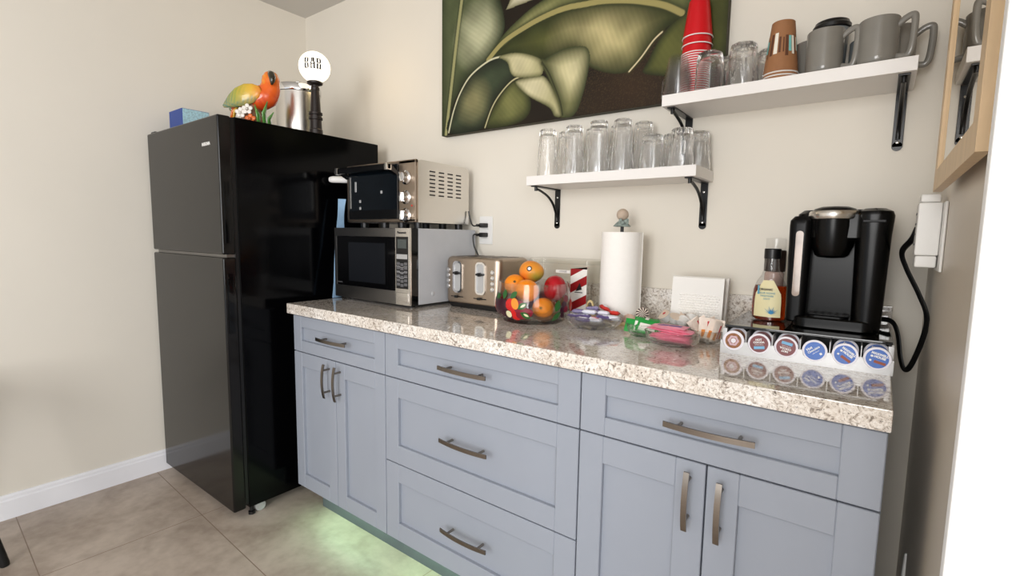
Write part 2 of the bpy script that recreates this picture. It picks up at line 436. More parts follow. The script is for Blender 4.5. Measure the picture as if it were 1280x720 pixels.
t = thing('ice_bucket', 'brushed steel lidded canister on top of the fridge behind the parrot', 'canister', (.56, -.385, FH))
MB().lathe([(.094, 0), (.098, .004), (.0985, .205), (.096, .207)], 48).build('canister_body', steel, t)
MB().lathe([(.101, .2075), (.1025, .212), (.1025, .232), (.098, .240), (.06, .247), (.001, .249)], 48).build('lid', chrome, t)
MB().lathe([(.018, .249), (.02, .262), (.012, .268), (.001, .269)], 20).build('lid_knob', chrome, t)

t = thing('table_lamp', 'dark post lamp with a lit white globe reading BAR, on the fridge', 'lamp', (.7475, -.414, FH), PI/2)
MB().lathe([(.029, 0), (.029, .018), (.026, .022), (.025, .062), (.030, .064), (.030, .073), (.025, .075), (.025, .083), (.0295, .085), (.0295, .094), (.0225, .097),
            (.017, .19), (.019, .193), (.019, .203), (.015, .206), (.017, .212), (.033, .219), (.034, .226), (.026, .230)], 28).build('post', lamp_m, t)
gc = Vector((0, 0, .291)); gr = .0665
g = MB().ball(gc, gr, 40, 26).build('globe', globe_m, t)
# saloon letters wrapped on the globe, facing the room
def wrap(mb_src, yaw):
    vs = []
    for v in mb_src.v:
        a = v[0]/gr; e = v[1]/gr; r = gr+.0004+max(0, v[2])
        d = Vector((math.cos(e)*math.sin(a), -math.cos(e)*math.cos(a), math.sin(e)))
        vs.append(tuple(gc+Matrix.Rotation(yaw, 3, 'Z') @ (d*r)))
    mb_src.v = vs; return mb_src
let = MB()
def bar_l(x0, x1, y0, y1):
    n = 6; m_ = 6
    vs = [(x0+(x1-x0)*i/n, y0+(y1-y0)*j/m_, .0003) for j in range(m_+1) for i in range(n+1)]
    fs = [(j*(n+1)+i, j*(n+1)+i+1, (j+1)*(n+1)+i+1, (j+1)*(n+1)+i) for j in range(m_) for i in range(n)]
    let.add(vs, fs)
H = .0215; n0 = 0
for ox, ch in ((-.026, 'B'), (0, 'A'), (.026, 'R')):
    if ch in 'BR':
        bar_l(ox-.0105, ox-.0035, -H, -.0010); bar_l(ox-.0105, ox-.0035, .0010, H)
        bar_l(ox-.0115, ox-.002, H-.003, H+.001); bar_l(ox-.0115, ox-.002, -H-.001, -H+.003)
        bar_l(ox+.002, ox+.0085, .003, H-.002); bar_l(ox-.002, ox+.005, H-.0022, H+.001); bar_l(ox-.004, ox+.005, -.0005, .0032)
        if ch == 'B': bar_l(ox+.002, ox+.0085, -H+.002, -.0015); bar_l(ox-.002, ox+.005, -H-.001, -H+.0022)
        else: bar_l(ox+.002, ox+.0085, -H, -.0015); bar_l(ox+.001, ox+.011, -H-.001, -H+.003)
    else:
        bar_l(ox-.0095, ox-.0045, -H, .004); bar_l(ox+.002, ox+.009, -H, .004); bar_l(ox-.0065, ox-.002, .004, H); bar_l(ox-.001, ox+.0065, .004, H)
        bar_l(ox-.005, ox+.004, -.006, -.0025); bar_l(ox-.011, ox-.002, -H-.001, -H+.003); bar_l(ox+.001, ox+.0105, -H-.001, -H+.003); bar_l(ox-.005, ox+.005, H-.001, H+.0015)
wrap(let, math.radians(52-90)).build('bar_lettering', text_dark, g, flat=True)

# ceramic parrot: u along the body, v towards the room, w up
t = thing('parrot_figurine', 'glazed orange and green ceramic parrot perched among blossoms on the fridge', 'figurine', (.655, -.648, FH), math.radians(44))
pcol = colmat('parrot_glaze', rough=.14, coat=.5, bump=.35)
def L3(c): return lin(c)
def mixc(a, b, f): f = max(0, min(1, f)); return tuple(x+(y-x)*f for x, y in zip(a, b))
OR, RD, YE, GO, GR, TE = L3((232, 104, 36)), L3((190, 34, 26)), L3((222, 178, 62)), L3((226, 140, 40)), L3((128, 150, 66)), L3((74, 122, 112))
def body_col(p):
    c = mixc(RD, OR, (p.z-.105)/.05); c = mixc(c, GO, (p.z-.165)/.045)
    if p.x < .06 and p.z > .17: c = mixc(c, YE, .6)
    return mixc(c, OR, .5+.5*math.sin(p.x*260+p.z*190)*.4)
b = MB(); b.col = body_col
sp = [(-.085, .070, .004), (-.06, .092, .018), (-.02, .104, .036), (.025, .114, .049), (.055, .130, .050), (.070, .155, .042), (.074, .178, .036), (.075, .197, .0355), (.073, .214, .031), (.070, .226, .020), (.069, .2315, .006)]
P = []; R = []
for i in range(len(sp)-1):
    for k in range(4):
        f = k/4; P.append((sp[i][0]*(1-f)+sp[i+1][0]*f, 0, sp[i][1]*(1-f)+sp[i+1][1]*f)); R.append(sp[i][2]*(1-f)+sp[i+1][2]*f)
P.append((sp[-1][0], 0, sp[-1][1])); R.append(sp[-1][2])
b.tube(P, [r*.9 for r in R], 28, ry=R)
body = b.build('bird_body', pcol, t, angle=180)
def wing_col(p):
    f = (.055-p.x)/.17
    c = mixc(OR, YE, f*4) if f < .25 else mixc(YE, GR, (f-.25)*2.6) if f < .62 else mixc(GR, TE, (f-.62)*4)
    if p.z < .118-.32*(.04-p.x) and p.x < .03: c = mixc(c, TE, .65)
    return mixc(c, YE, .22*(1+math.sin(p.z*420+p.x*150)))
for s in (-1, 1):
    b = MB(); b.col = wing_col
    W = [(.048, .150, .010), (.030, .140, .030), (.0, .127, .042), (-.035, .111, .040), (-.065, .096, .029), (-.092, .080, .014), (-.110, .070, .003)]
    P = []; R = []
    for i in range(len(W)-1):
        for k in range(4):
            f = k/4; x = W[i][0]*(1-f)+W[i+1][0]*f
            P.append((x, s*(-.041+.16*max(0, -x-.03)-.0*f), W[i][1]*(1-f)+W[i+1][1]*f)); R.append(W[i][2]*(1-f)+W[i+1][2]*f)
    b.tube(P, [.35*r+.001 for r in R], 20, ry=R)
    lab(b.build('wing', pcol, t, angle=180), 'green and yellow folded wing')
bk = mat('beak_black', (46, 40, 26), .15, 0, .2, 40, coat=.5)
b = MB(); b.tube([(.080, -.020, .216), (.090, -.034, .208), (.096, -.042, .194), (.096, -.044, .179), (.091, -.040, .166)], [.011, .014, .0135, .010, .003], 16, ry=[.014, .016, .014, .009, .003])
lab(b.build('beak', bk, t, angle=180), 'dark hooked beak')
for s in (-1, 1): MB().ball((.082, s*.031, .208), .0045, 10, 8).build('eye', black_gl, t)
b = MB(); b.tube([(-.06, 0, .085), (-.078, 0, .06), (-.09, 0, .02)], [.012, .014, .010], 12, ry=[.008, .008, .005]); b.tube([(-.05, -.012, .085), (-.066, -.014, .06), (-.074, -.014, .025)], [.010, .012, .008], 12, ry=[.006, .006, .004], mi=1)
lab(b.build('tail_feathers', [mat('tail_orange', (216, 112, 36), .15, coat=.5), mat('tail_yellow', (222, 178, 70), .15, coat=.5)], t, angle=180), 'orange and yellow tail')
b = MB(); b.lathe([(.052, 0), (.05, .02), (.036, .045), (.034, .085)], 20, (0, 0, 0), mod=lambda t_, z, k: 1+.12*math.sin(3*t_+z*80))
b.build('stump', mat('stump_glaze', (134, 92, 66), .3, 0, .3, 40), t)
white_gl = mat('white_glaze', (238, 230, 220), .15, coat=.5); orange_gl = mat('orange_glaze', (220, 110, 50), .2)
for (fx, fz, m_) in ((-.032, .046, white_gl), (.006, .022, orange_gl), (-.005, .062, white_gl)):
    b = MB()
    for k in range(5):
        a = k*2*PI/5+.3; d = (fx+.0135*math.cos(a), -.050, fz+.0135*math.sin(a))
        b.ball(d, (.0085, .003, .0085), 12, 8)
    b.ball((fx, -.053, fz), .004, 8, 6); b.build('blossom', m_, t)
for (fx, fh, tilt) in ((.035, .085, -.012), (.058, .098, .016), (.078, .055, .02)):
    b = MB(); b.tube([(fx, -.035, .0), (fx, -.042, fh*.5), (fx+tilt, -.044, fh)], [.014, .020, .004], 10, ry=[.007, .006, .001]); b.build('leaf', mat('leaf_glaze', (92, 150, 70), .15, 0, .3, 40, coat=.5), t, angle=180)

# ---------------------------------------------------------------- microwave
MX0, MX1, MY, MZ = .872, 1.37, -.41, .914
t = thing('microwave_oven', 'silver microwave with a dark window under the toaster oven', 'microwave', (MX0, MY, MZ))
w = MX1-MX0; zt = .318; zb = .012
MB().box(.001, w, .040, .385, zb, zt, .003).build('casing', grey_metal, t)
MB().ball((w-.0015, .12, .052), (.004, .011, .011), 14, 10).build('side_bump', grey_metal, t)
MB().box(.0, w, .004, .041, zb, zt, .002).build('front_rim', black_gl, t)
d = MB()
d.box(0, .409, -.004, .006, .282, zt, .0015); d.box(0, .409, -.004, .006, zb, .066, .0015); d.box(0, .014, -.004, .006, .064, .284, .001)
d = d.build('door', steel_d, t)
MB().box(.014, .409, -.0015, .005, .066, .282).build('window_surround', black_gl, d)
MB().box(.10, .345, -.0022, -.0012, .088, .256, .0004).build('window_mesh', mw_glass, d)
MB().text('INVERTER', .008, FY(.035, -.002, .078), 0, .0002).build('door_lettering', grey_btn, d)
p = MB(); p.box(.411, w-.0005, -.004, .006, zb, zt, .0015)
p = p.build('control_panel', steel, t)
MB().text('Panasonic', .0135, FY(.4515, -.0042, .300), 0, .0003, bold=.0004).build('brand_lettering', text_dark, p)
MB().box(.418, .488, -.0052, -.0035, .078, .284, .0005).build('keypad', black_pl, p)
MB().box(.428, .480, -.0062, -.005, .238, .274, .0005).build('display', lcd_m, p)
MB().box(.421, .485, -.0062, -.005, .196, .215, .0008).build('pad_band', silver_pl, p)
for r in range(6):
    for c_ in range(3):
        MB().box(.423+c_*.0215, .441+c_*.0215, -.0065, -.005, .172-r*.0165-(.004 if c_ == 1 else 0), .1835-r*.0165-(.004 if c_ == 1 else 0), .001, seg=1).build('keypad_button', grey_btn, p)
for r in range(3):
    b = MB(); b.tube([(.422, -.0066, .168-r*.022), (.438, -.0066, .168-r*.022), (.446, -.0066, .163-r*.022), (.461, -.0066, .163-r*.022), (.469, -.0066, .168-r*.022), (.486, -.0066, .168-r*.022)], .0009, 6); b.build('keypad_line', silver_pl, p)
MB().box(.417, .489, -.008, -.003, .026, .062, .002).build('open_button', steel, p)
for xx in (.05, w-.05):
    for yy in (.05, .33): MB().lathe([(.014, 0), (.016, zb+.002)], 14, (xx, yy, 0)).build('foot', black_pl, t)

# ---------------------------------------------------------------- toaster oven
OX0, OX1, OY, OZ = .897, 1.347, -.36, MZ+zt
t = thing('toaster_oven', 'stainless toaster oven with three knobs and slotted side, on the microwave', 'toaster oven', (OX0, OY, OZ))
w = OX1-OX0; z0, z1 = .024, .272
prof = [(0.012, z0), (.315, z0), (.315, z1-.02), (.295, z1-.002), (.03, z1), (.012, z1-.006)]
b = MB(); b.prism(prof, .002, w-.002, 'x'); b.build('casing', steel, t, angle=20)
for side in (w-.0025,):
    for r in range(7):
        for k in range(4):
            yy = .075+k*.052; zz = .232-r*.0158
            MB().box(side, side+.0012, yy, yy+.032, zz-.0028, zz+.0028, .0011, seg=1).build('vent_slot', text_dark, t)
b = MB(); b.box(0, w, -.002, .014, z0, z0+.016, .004); b.box(0, w, -.002, .014, z1-.018, z1, .005); b.box(0, .016, -.002, .014, z0, z1, .004); b.box(w-.102, w, -.002, .014, z0, z1, .005)
b.build('front_frame', steel_warm, t)
d = MB().box(.018, w-.104, -.006, .004, z0+.014, z1-.012, .002).build('glass_door', dark_glass, t)
MB().box(.020, w-.106, -.0075, -.005, z0+.017, z0+.052, .0005).build('door_lower_band', black_sat, d)
MB().box(.024, .034, -.0085, -.005, z0+.06, z1-.05, .001).build('side_trim', steel, d)
for (xx, zz) in ((.07, .178), (.245, .15), (.1, .115), (.1, .085)):
    MB().box(xx-.006, xx+.006, -.0068, -.0058, zz-.006 if xx > .08 else zz-.022, zz+.006 if xx > .08 else zz+.022, .0004, seg=1).build('rack_glint', silver_pl, d)
h = MB(); h.box(-.005, w-.102, -.058, -.038, .232, .256, .003)
h.prism([(-.058, .232), (-.040, .232), (-.004, .214), (-.004, .228), (-.036, .256), (-.058, .256)], w-.124, w-.104, 'x')
h.prism([(-.058, .232), (-.040, .232), (-.004, .214), (-.004, .228), (-.036, .256), (-.058, .256)], .0, .018, 'x')
h = h.build('door_handle', black_sat, t)
for xx in (-.007, w-.122): MB().box(xx, xx+.020, -.0605, -.036, .230, .258, .003).build('handle_cap', steel, h)
for zz in (.202, .124, .052):
    k = MB(); k.lathe([(.027, 0), (.028, .004), (.021, .009), (.020, .024), (.018, .027), (.0, .0275)], 28, T=FY(w-.055, -.002, zz)); k.box(-.0055, .0055, -.019, .019, .024, .036, .002, T=FY(w-.055, -.002, zz, .3 if zz > .2 else 0))
    k = k.build('control_knob', chrome, t)
    MB().box(-.003, .003, .003, .0175, .0358, .0366, T=FY(w-.055, -.002, zz, .3 if zz > .2 else 0)).build('pointer_mark', text_dark, k)
MB().ball((w-.022, -.002, .09), .004, 10, 8).build('indicator_light', red_w, t)
for xx in (.07, .21, w-.13, w-.03):
    for yy in (.04, .28): MB().lathe([(.017, 0), (.018, z0+.002)], 16, (xx, yy, 0)).build('foot', black_pl, t)

# bottle sticking out between the fridge and the toaster oven, and the cloth below it
t = thing('rolling_tube', 'white plastic tube poking out between the fridge and toaster oven', 'tube', (.845, -.37, 1.451))
MB().tube([(-.045, -.005, 0.0), (-.035, -.004, 0), (.045, .06, .0)], [.0135, .015, .015], 20).build('tube_body', white_pl, t)
MB().tube([(-.052, -.0095, 0), (-.045, -.005, 0)], [.011, .0125], 20).build('tube_cap', cup_white, t)
o = MB(); rings = []
for i in range(13):
    f = i/12; z = .9145+.45*f; y0 = -.415+.06*f; wd = .05+.012*math.sin(f*5)-.012*f
    rings.append([(.818+.030*(1-f)+.004*math.sin(9*f), y0, z), (.826+.030*(1-f)+.004*math.sin(9*f+1), y0-.004, z), (.845+.012*math.sin(6*f), y0+wd, z), (.832+.01*math.sin(6*f), y0+wd+.006, z)])
o.ring(rings); tag(o.build('dish_cloth', cloth_blue), 'pale blue cloth hanging down between the fridge and microwave', 'cloth')

# ---------------------------------------------------------------- toaster
t = thing('toaster', 'brushed steel four-slice toaster with two levers, right of the microwave', 'toaster', (1.40, -.25, .914))
w, dpt, zb, zt = .285, .205, .022, .208
def rr(x0, x1, y0, y1, r, n=6):
    out = []
    for cx, cy, a in ((x1-r, y1-r, 0), (x0+r, y1-r, 90), (x0+r, y0+r, 180), (x1-r, y0+r, 270)):
        for i in range(n+1):
            q = math.radians(a+90*i/n); out.append((cx+r*math.cos(q), cy+r*math.sin(q)))
    return out
def rrbody(b, x0, x1, y0, y1, r, zs, mi=0, n=6):
    """stack of rounded rectangles: zs = [(z, inset)]"""
    b.ring([[(px, py, z) for px, py in rr(x0+i, x1-i, y0+i, y1-i, max(.001, r-i*.5), n)] for z, i in zs], mi); return b
rrbody(MB(), .0, w, .0, dpt, .028, [(zb, .003), (zb+.006, 0), (zt-.016, 0), (zt-.006, .004), (zt, .014)]).build('casing', steel_warm, t)
rrbody(MB(), .006, w-.006, .006, dpt-.006, .024, [(0, .01), (.006, .003), (zb+.004, .0)]).build('base', black_pl, t)
for k in range(4):
    xx = .038+k*.058+(.012 if k > 1 else 0)
    MB().box(xx, xx+.026, .03, dpt-.03, zt-.001, zt+.0008).build('bread_slot', text_dark, t)
for i, xx in enumerate((.072, .193)):
    rim = MB(); R0 = rr(xx-.025, xx+.025, .062, .190, .018); R1 = rr(xx-.018, xx+.018, .069, .183, .013)
    rim.ring([[(a, -.0005, c_) for a, c_ in R0], [(a, -.005, c_) for a, c_ in R0], [(a, -.005, c_) for a, c_ in R1], [(a, -.0005, c_) for a, c_ in R1]], cap=False, close=True)
    rim = rim.build('lever_surround', chrome, t)
    MB().prism(R1, -.0016, -.0004, 'y').build('lever_channel', silver_pl, rim)
    b = MB(); b.box(xx-.017, xx+.017, -.014, -.002, .138, .146, .002); b.box(xx-.004, xx+.004, -.018, -.002, .135, .149, .002); b.build('lever', black_pl, rim)
    b = MB(); b.box(xx-.036, xx+.030, -.0028, -.0004, .044, .0475, .001, seg=1); b.box(xx-.012, xx+.004, -.010, -.002, .041, .051, .002); b.build('browning_slider', black_pl, t)
    for k in range(4):
        bx = .0195 if i == 0 else .252
        b = MB(); b.lathe([(.009, 0), (.009, .003), (.0068, .0035), (.0062, .0055), (0, .006)], 18, T=FY(bx, -.0002 if i else .0012, .152-k*.022)); b.build('push_button', chrome, t)

# outlet with two plugs
t = thing('wall_outlet', 'white double wall outlet with two black plugs behind the microwave', 'outlet', (1.413, 0, 1.232))
MB().box(-.038, .038, -.006, 0, -.062, .062, .003).build('cover_plate', white_pl, t)
for z in (-.021, .021): MB().box(-.017, .017, -.0075, -.005, z-.015, z+.015, .004).build('socket', cup_white, t)
for (z, pts, lb) in ((.021, [(1.398, -.045, 1.253), (1.375, -.05, 1.252), (1.36, -.052, 1.28), (1.353, -.055, 1.315)], 'black toaster oven cord in the upper socket of the wall outlet'),
                 (-.021, [(1.398, -.045, 1.211), (1.378, -.05, 1.208), (1.384, -.05, 1.16), (1.41, -.046, 1.11), (1.43, -.040, 1.02), (1.44, -.035, .93)], 'black toaster cord in the lower socket of the wall outlet')):
    t = thing('power_cord', lb, 'cord', (1.413, -.0075, 1.232+z))
    b = MB(); b.box(-.012, .016, -.034, -.0005, -.010, .010, .004); b.box(-.020, -.008, -.044, -.018, -.006, .006, .003)
    b.build('plug', black_pl, t)
    P = []
    for i in range(len(pts)-1):
        for k in range(6):
            f = k/6; p0 = Vector(pts[max(0, i-1)]); p1 = Vector(pts[i]); p2 = Vector(pts[i+1]); p3 = Vector(pts[min(len(pts)-1, i+2)])
            P.append(.5*((2*p1)+(p2-p0)*f+(2*p0-5*p1+4*p2-p3)*f*f+(3*p1-p0-3*p2+p3)*f**3))
    P.append(Vector(pts[-1])); b = MB(); b.tube([p-Vector(t.location) for p in P], .0032, 8); b.build('cable', black_pl, t)

# ---------------------------------------------------------------- fruit bowl
BX, BY, CT = 1.8705, -.289, .914
t = thing('fruit_bowl', 'round clear glass bowl painted with fruit and leaves, holding oranges, mango and apple', 'bowl', (BX, BY, CT))
outer = [(.104, 0), (.110, .004), (.112, .010), (.124, .024), (.1325, .045), (.1335, .06), (.131, .085), (.1265, .112), (.1235, .136)]
inner = [(.1215, .136), (.1245, .112), (.129, .085), (.1312, .06), (.130, .046), (.121, .027), (.106, .014), (.05, .011), (.0, .0105)]
MB().lathe(outer+inner, 64).build('bowl_body', bowl_glass, t, angle=60)
def bowl_r(z):
    for (r0, a), (r1, b_) in zip(outer, outer[1:]):
        if a <= z <= b_: return r0+(r1-r0)*(z-a)/(b_-a)
    return .13
paint = [mat('glass_paint_red', (200, 26, 24), .3, 0, .1), mat('glass_paint_orange', (240, 140, 40), .3), mat('glass_paint_green', (38, 92, 40), .3, 0, .1), mat('glass_paint_plum', (58, 24, 38), .3, 0, .2), mat('glass_paint_wine', (120, 20, 40), .3, 0, .2), mat('glass_paint_cream', (226, 220, 180), .3)]
A0 = math.atan2(-.815, .578)
def blob(da, z, ra, rz, mi, rot=0., lift=.0012, pointy=False):
    vs = []; n = 18
    def P(u, v):
        zz = z+v; a = A0+da+u/.13; r = bowl_r(zz)+lift
        return (r*math.cos(a), r*math.sin(a), zz)
    for j in range(3, -1, -1):
        for i in range(n):
            q = 2*PI*i/n; k = j/3
            cu = math.cos(q); cv = math.sin(q)
            if pointy: cv *= (1-cu*cu)**.5*.9+.05
            u = ra*k*cu; v = rz*k*cv
            vs.append(P(u*math.cos(rot)-v*math.sin(rot), u*math.sin(rot)+v*math.cos(rot)))
    d_ = MB().add(vs, [(j*n+i, j*n+(i+1) % n, (j+1)*n+(i+1) % n, (j+1)*n+i) for j in range(3) for i in range(n)])
    d_.build('painted_leaf' if mi == 2 else 'painted_fruit', paint[mi], t, flat=True)
for (da, z, ra, rz, mi, rot, pt) in (
    (-.62, .068, .022, .021, 0, 0, False), (-.50, .072, .013, .019, 1, .3, False), (-.48, .034, .021, .018, 0, 0, False), (-.9, .055, .03, .03, 3, 0, False), (-.75, .03, .022, .014, 3, 0, False),
    (-.36, .060, .02, .024, 4, 0, False), (-.25, .040, .03, .018, 4, .3, False), (-.30, .066, .018, .011, 2, .6, True), (-.22, .035, .019, .011, 2, -.5, True), (-.55, .10, .017, .010, 2, .8, True), (-.85, .10, .017, .011, 2, 1.4, True),
    (-.69, .035, .012, .012, 5, 0, False), (-.28, .067, .010, .004, 5, .6, True), (-.20, .036, .010, .004, 5, -.5, True),
    (.62, .066, .021, .012, 2, 1.2, True), (.62, .03, .02, .012, 2, .9, True), (.86, .068, .013, .013, 3, 0, False), (.80, .05, .013, .013, 3, 0, False), (.93, .052, .012, .012, 4, 0, False), (.85, .034, .012, .011, 3, 0, False), (.95, .088, .014, .012, 4, 0, False),
    (-1.25, .06, .03, .035, 3, 0, False), (-1.15, .09, .018, .011, 2, .3, True), (-1.5, .05, .022, .022, 0, 0, False),
    (1.3, .06, .022, .022, 0, 0, False), (1.6, .05, .02, .012, 2, .5, True), (-2.2, .06, .022, .022, 0, 0, False), (-2.6, .05, .02, .012, 2, .4, True), (2.3, .06, .022, .022, 1, 0, False), (3.0, .06, .02, .02, 3, 0, False)):
    blob(da, z, ra, rz, mi, rot, .0012+.0003*(mi % 3)+(.0004 if mi in (1, 5) else 0), pt)
def orange(label, loc, r, stem):
    t = thing('orange', label, 'fruit', loc, 0, 'oranges in the glass bowl')
    b = MB().ball((0, 0, 0), (r, r, r*.95), 32, 20)
    b.build('peel', orange_m, t)
    d = Vector(stem).normalized(); q = d.to_track_quat('Z', 'Y').to_matrix().to_4x4()
    MB().lathe([(.0042, r*.95-.001), (.0055, r*.95+.0012), (.003, r*.95+.0025), (.0, r*.95+.0022)], 5, T=q).build('stem_end', stem_m, t)
orange('orange with a dark stem end, leftmost fruit above the bowl rim', (1.800, -.305, 1.036), .038, (.5, -.75, .35))
orange('plain orange front and centre, half above the bowl rim', (1.878, -.342, 1.022), .041, (-.6, .2, .5))
orange('orange with a star stem end at the bottom of the glass bowl', (1.930, -.318, .9645), .037, (.35, -.9, .15))
t = thing('mango', 'orange and green mango with a round sticker, topmost fruit in the bowl', 'fruit', (1.828, -.242, 1.080))
mg = colmat('mango_blush', rough=.3)
b = MB(); b.col = lambda p: mixc(mixc(L3((226, 120, 40)), L3((150, 150, 60)), (abs(p.x+.01)-.012)/.03), L3((236, 150, 56)), .5+.4*math.sin(p.z*70))
b.ball((0, 0, 0), (.047, .042, .040), 32, 20, warp=lambda p: Vector((p.x, p.y, p.z*(1-.12*p.x)))); b.build('skin', mg, t, angle=180)
st = Vector((.35, -.86, .32)).normalized(); q = st.to_track_quat('Z', 'Y').to_matrix().to_4x4()
st_ = MB().lathe([(.0095, .0405), (.0095, .0425), (.0, .0432)], 16, T=q); st_.lathe([(.006, .0433), (.0, .0437)], 10, T=q, mi=1); st_.build('sticker', [text_dark, white_pl], t)
t = thing('apple', 'large dark red apple at the right of the fruit bowl', 'fruit', (1.938, -.255, 1.030))
b = MB().ball((0, 0, 0), (.044, .044, .040), 32, 20, warp=lambda p: Vector((p.x*(1+.08*p.z), p.y*(1+.08*p.z), p.z-(.25*math.exp(-((p.x**2+p.y**2)*9)) if p.z > 0 else -.15*math.exp(-((p.x**2+p.y**2)*12))))))
Tm = Vector((-.55, -.78, .2)).normalized().to_track_quat('Z', 'Y').to_matrix().to_4x4()
b.v = [tuple(Tm @ Vector(v)) for v in b.v]; b.build('skin', apple_m, t, angle=180)
MB().tube([(0, 0, .028), (.002, 0, .036), (.005, 0, .043)], .002, 8, T=Tm).build('stem', stem_m, t)
tag(MB().ball((1.79, -.235, .973), (.043, .043, .042), 28, 18).build('pomegranate', mat('pomegranate_skin', (136, 22, 34), .3, 0, .15, 12)), 'dark red round fruit low behind the painted glass at the left of the bowl', 'fruit')
tag(MB().ball((1.865, -.205, .972), (.042, .042, .040), 28, 18).build('plum', mat('plum_skin', (86, 24, 46), .3, 0, .15, 12)), 'dark plum red fruit at the bottom back of the glass bowl', 'fruit')

# clear biscuit box with striped label
t = thing('biscuit_box', 'clear plastic lidded box with a red and white striped label behind the fruit bowl', 'container', (1.74, -.125, CT))
w, dd, hh = .262, .09, .205
b = MB(); rrbody(b, 0, w, 0, dd, .02, [(0, .004), (.004, 0), (hh, -.004), (hh, -.0025), (.006, .0015), (.003, .004)]); b.build('box_body', clear_pl, t)
b = MB(); rrbody(b, -.008, w+.008, -.008, dd+.008, .024, [(hh-.012, 0), (hh+.002, 0), (hh+.008, .004)]); b.build('lid', clear_pl, t)
lb = MB().box(w-.075, w-.008, -.0062, -.0045, .018, .178).build('front_label', white_pk, t); lab(lb, 'red and white striped label')
s_ = MB()
for z in (.018, .088, .150):
    s_.prism([(w-.075, z), (w-.008, z+.036), (w-.008, min(.178, z+.068)), (w-.075, min(.178, z+.032))], -.0070, -.0060, 'y')
s_.build('red_stripes', mat('label_red', (150, 18, 24), .4), lb)
e_ = MB(); e_.prism([(w-.052, .096), (w-.036, .128), (w-.026, .104)], -.0075, -.007, 'y'); e_.box(w-.056, w-.024, -.0075, -.0068, .091, .094); e_.build('emblem', text_dark, lb)
k = MB().box(.122, .184, -.0055, -.0042, .160, .171).build('name_strip', white_pk, t)
MB().text('COOKIES', .008, FY(.153, -.0056, .1655), 0, .0002).build('strip_lettering', text_dark, k)

# ---------------------------------------------------------------- candy dish
CX, CY = 2.098, -.272
t = thing('candy_bowl', 'shallow ribbed glass bowl of small wrapped candy bars in front of the paper towels', 'bowl', (CX, CY, CT))
MB().lathe([(.055, 0), (.070, .003), (.084, .014), (.094, .030), (.0975, .042), (.095, .043), (.0905, .031), (.081, .017), (.066, .007), (0, .006)], 72, mod=lambda a, z, k: 1+(.018*math.cos(24*a) if 1 <= k <= 3 else 0)).build('bowl_body', bowl_glass, t, angle=60)
def packet(l, wd, th, crimp=.12, nx=10, ny=6, seed=0, m=.0):
    """pillow pack: puffed middle, flat crimped ends"""
    b = MB(); rnd = random.Random(seed)
    top = []; bot = []
    for j in range(ny+1):
        for i in range(nx+1):
            u = i/nx*2-1; v = j/ny*2-1
            e = max(0, 1-abs(u)**8)*max(0, 1-abs(v)**5)**.6
            if abs(u) > 1-crimp: e *= .15
            h = th/2*(.06+.94*e)+rnd.uniform(-.06, .06)*th*e
            top.append((u*l/2, v*wd/2, h)); bot.append((u*l/2, v*wd/2, -h))
    n = (nx+1)*(ny+1); fs = []
    for j in range(ny):
        for i in range(nx):
            a = j*(nx+1)+i; fs.append((a, a+1, a+nx+2, a+nx+1)); fs.append((n+a, n+a+nx+1, n+a+nx+2, n+a+1))
    bd = [i for i in range(nx+1)]+[j*(nx+1)+nx for j in range(1, ny+1)]+[ny*(nx+1)+i for i in range(nx-1, -1, -1)]+[j*(nx+1) for j in range(ny-1, 0, -1)]
    for a, c_ in zip(bd, bd[1:]+bd[:1]): fs.append((a, n+a, n+c_, c_))
    return b.add(top+bot, fs)
def wrap_bar(name, label, loc, rot, l, wd, th, m_, band, group, cat='candy bar', seed=0):
    t = thing(name, label, cat, loc, 0, group); t.rotation_euler = rot
    packet(l, wd, th, seed=seed).build('wrapper', m_, t, angle=80)
    if band:
        p = MB(); p.box(-l*.30, l*.22, .02*wd, wd*.26, th*.42, th*.53, .0003, seg=1); p.build('printed_band', band, t); p = MB(); p.box(-l*.18, l*.30, -wd*.28, -wd*.12, th*.42, th*.53, .0003, seg=1); p.build('printed_band', band, t)
    return t
G = 'wrapped candy bars in the ribbed glass bowl'
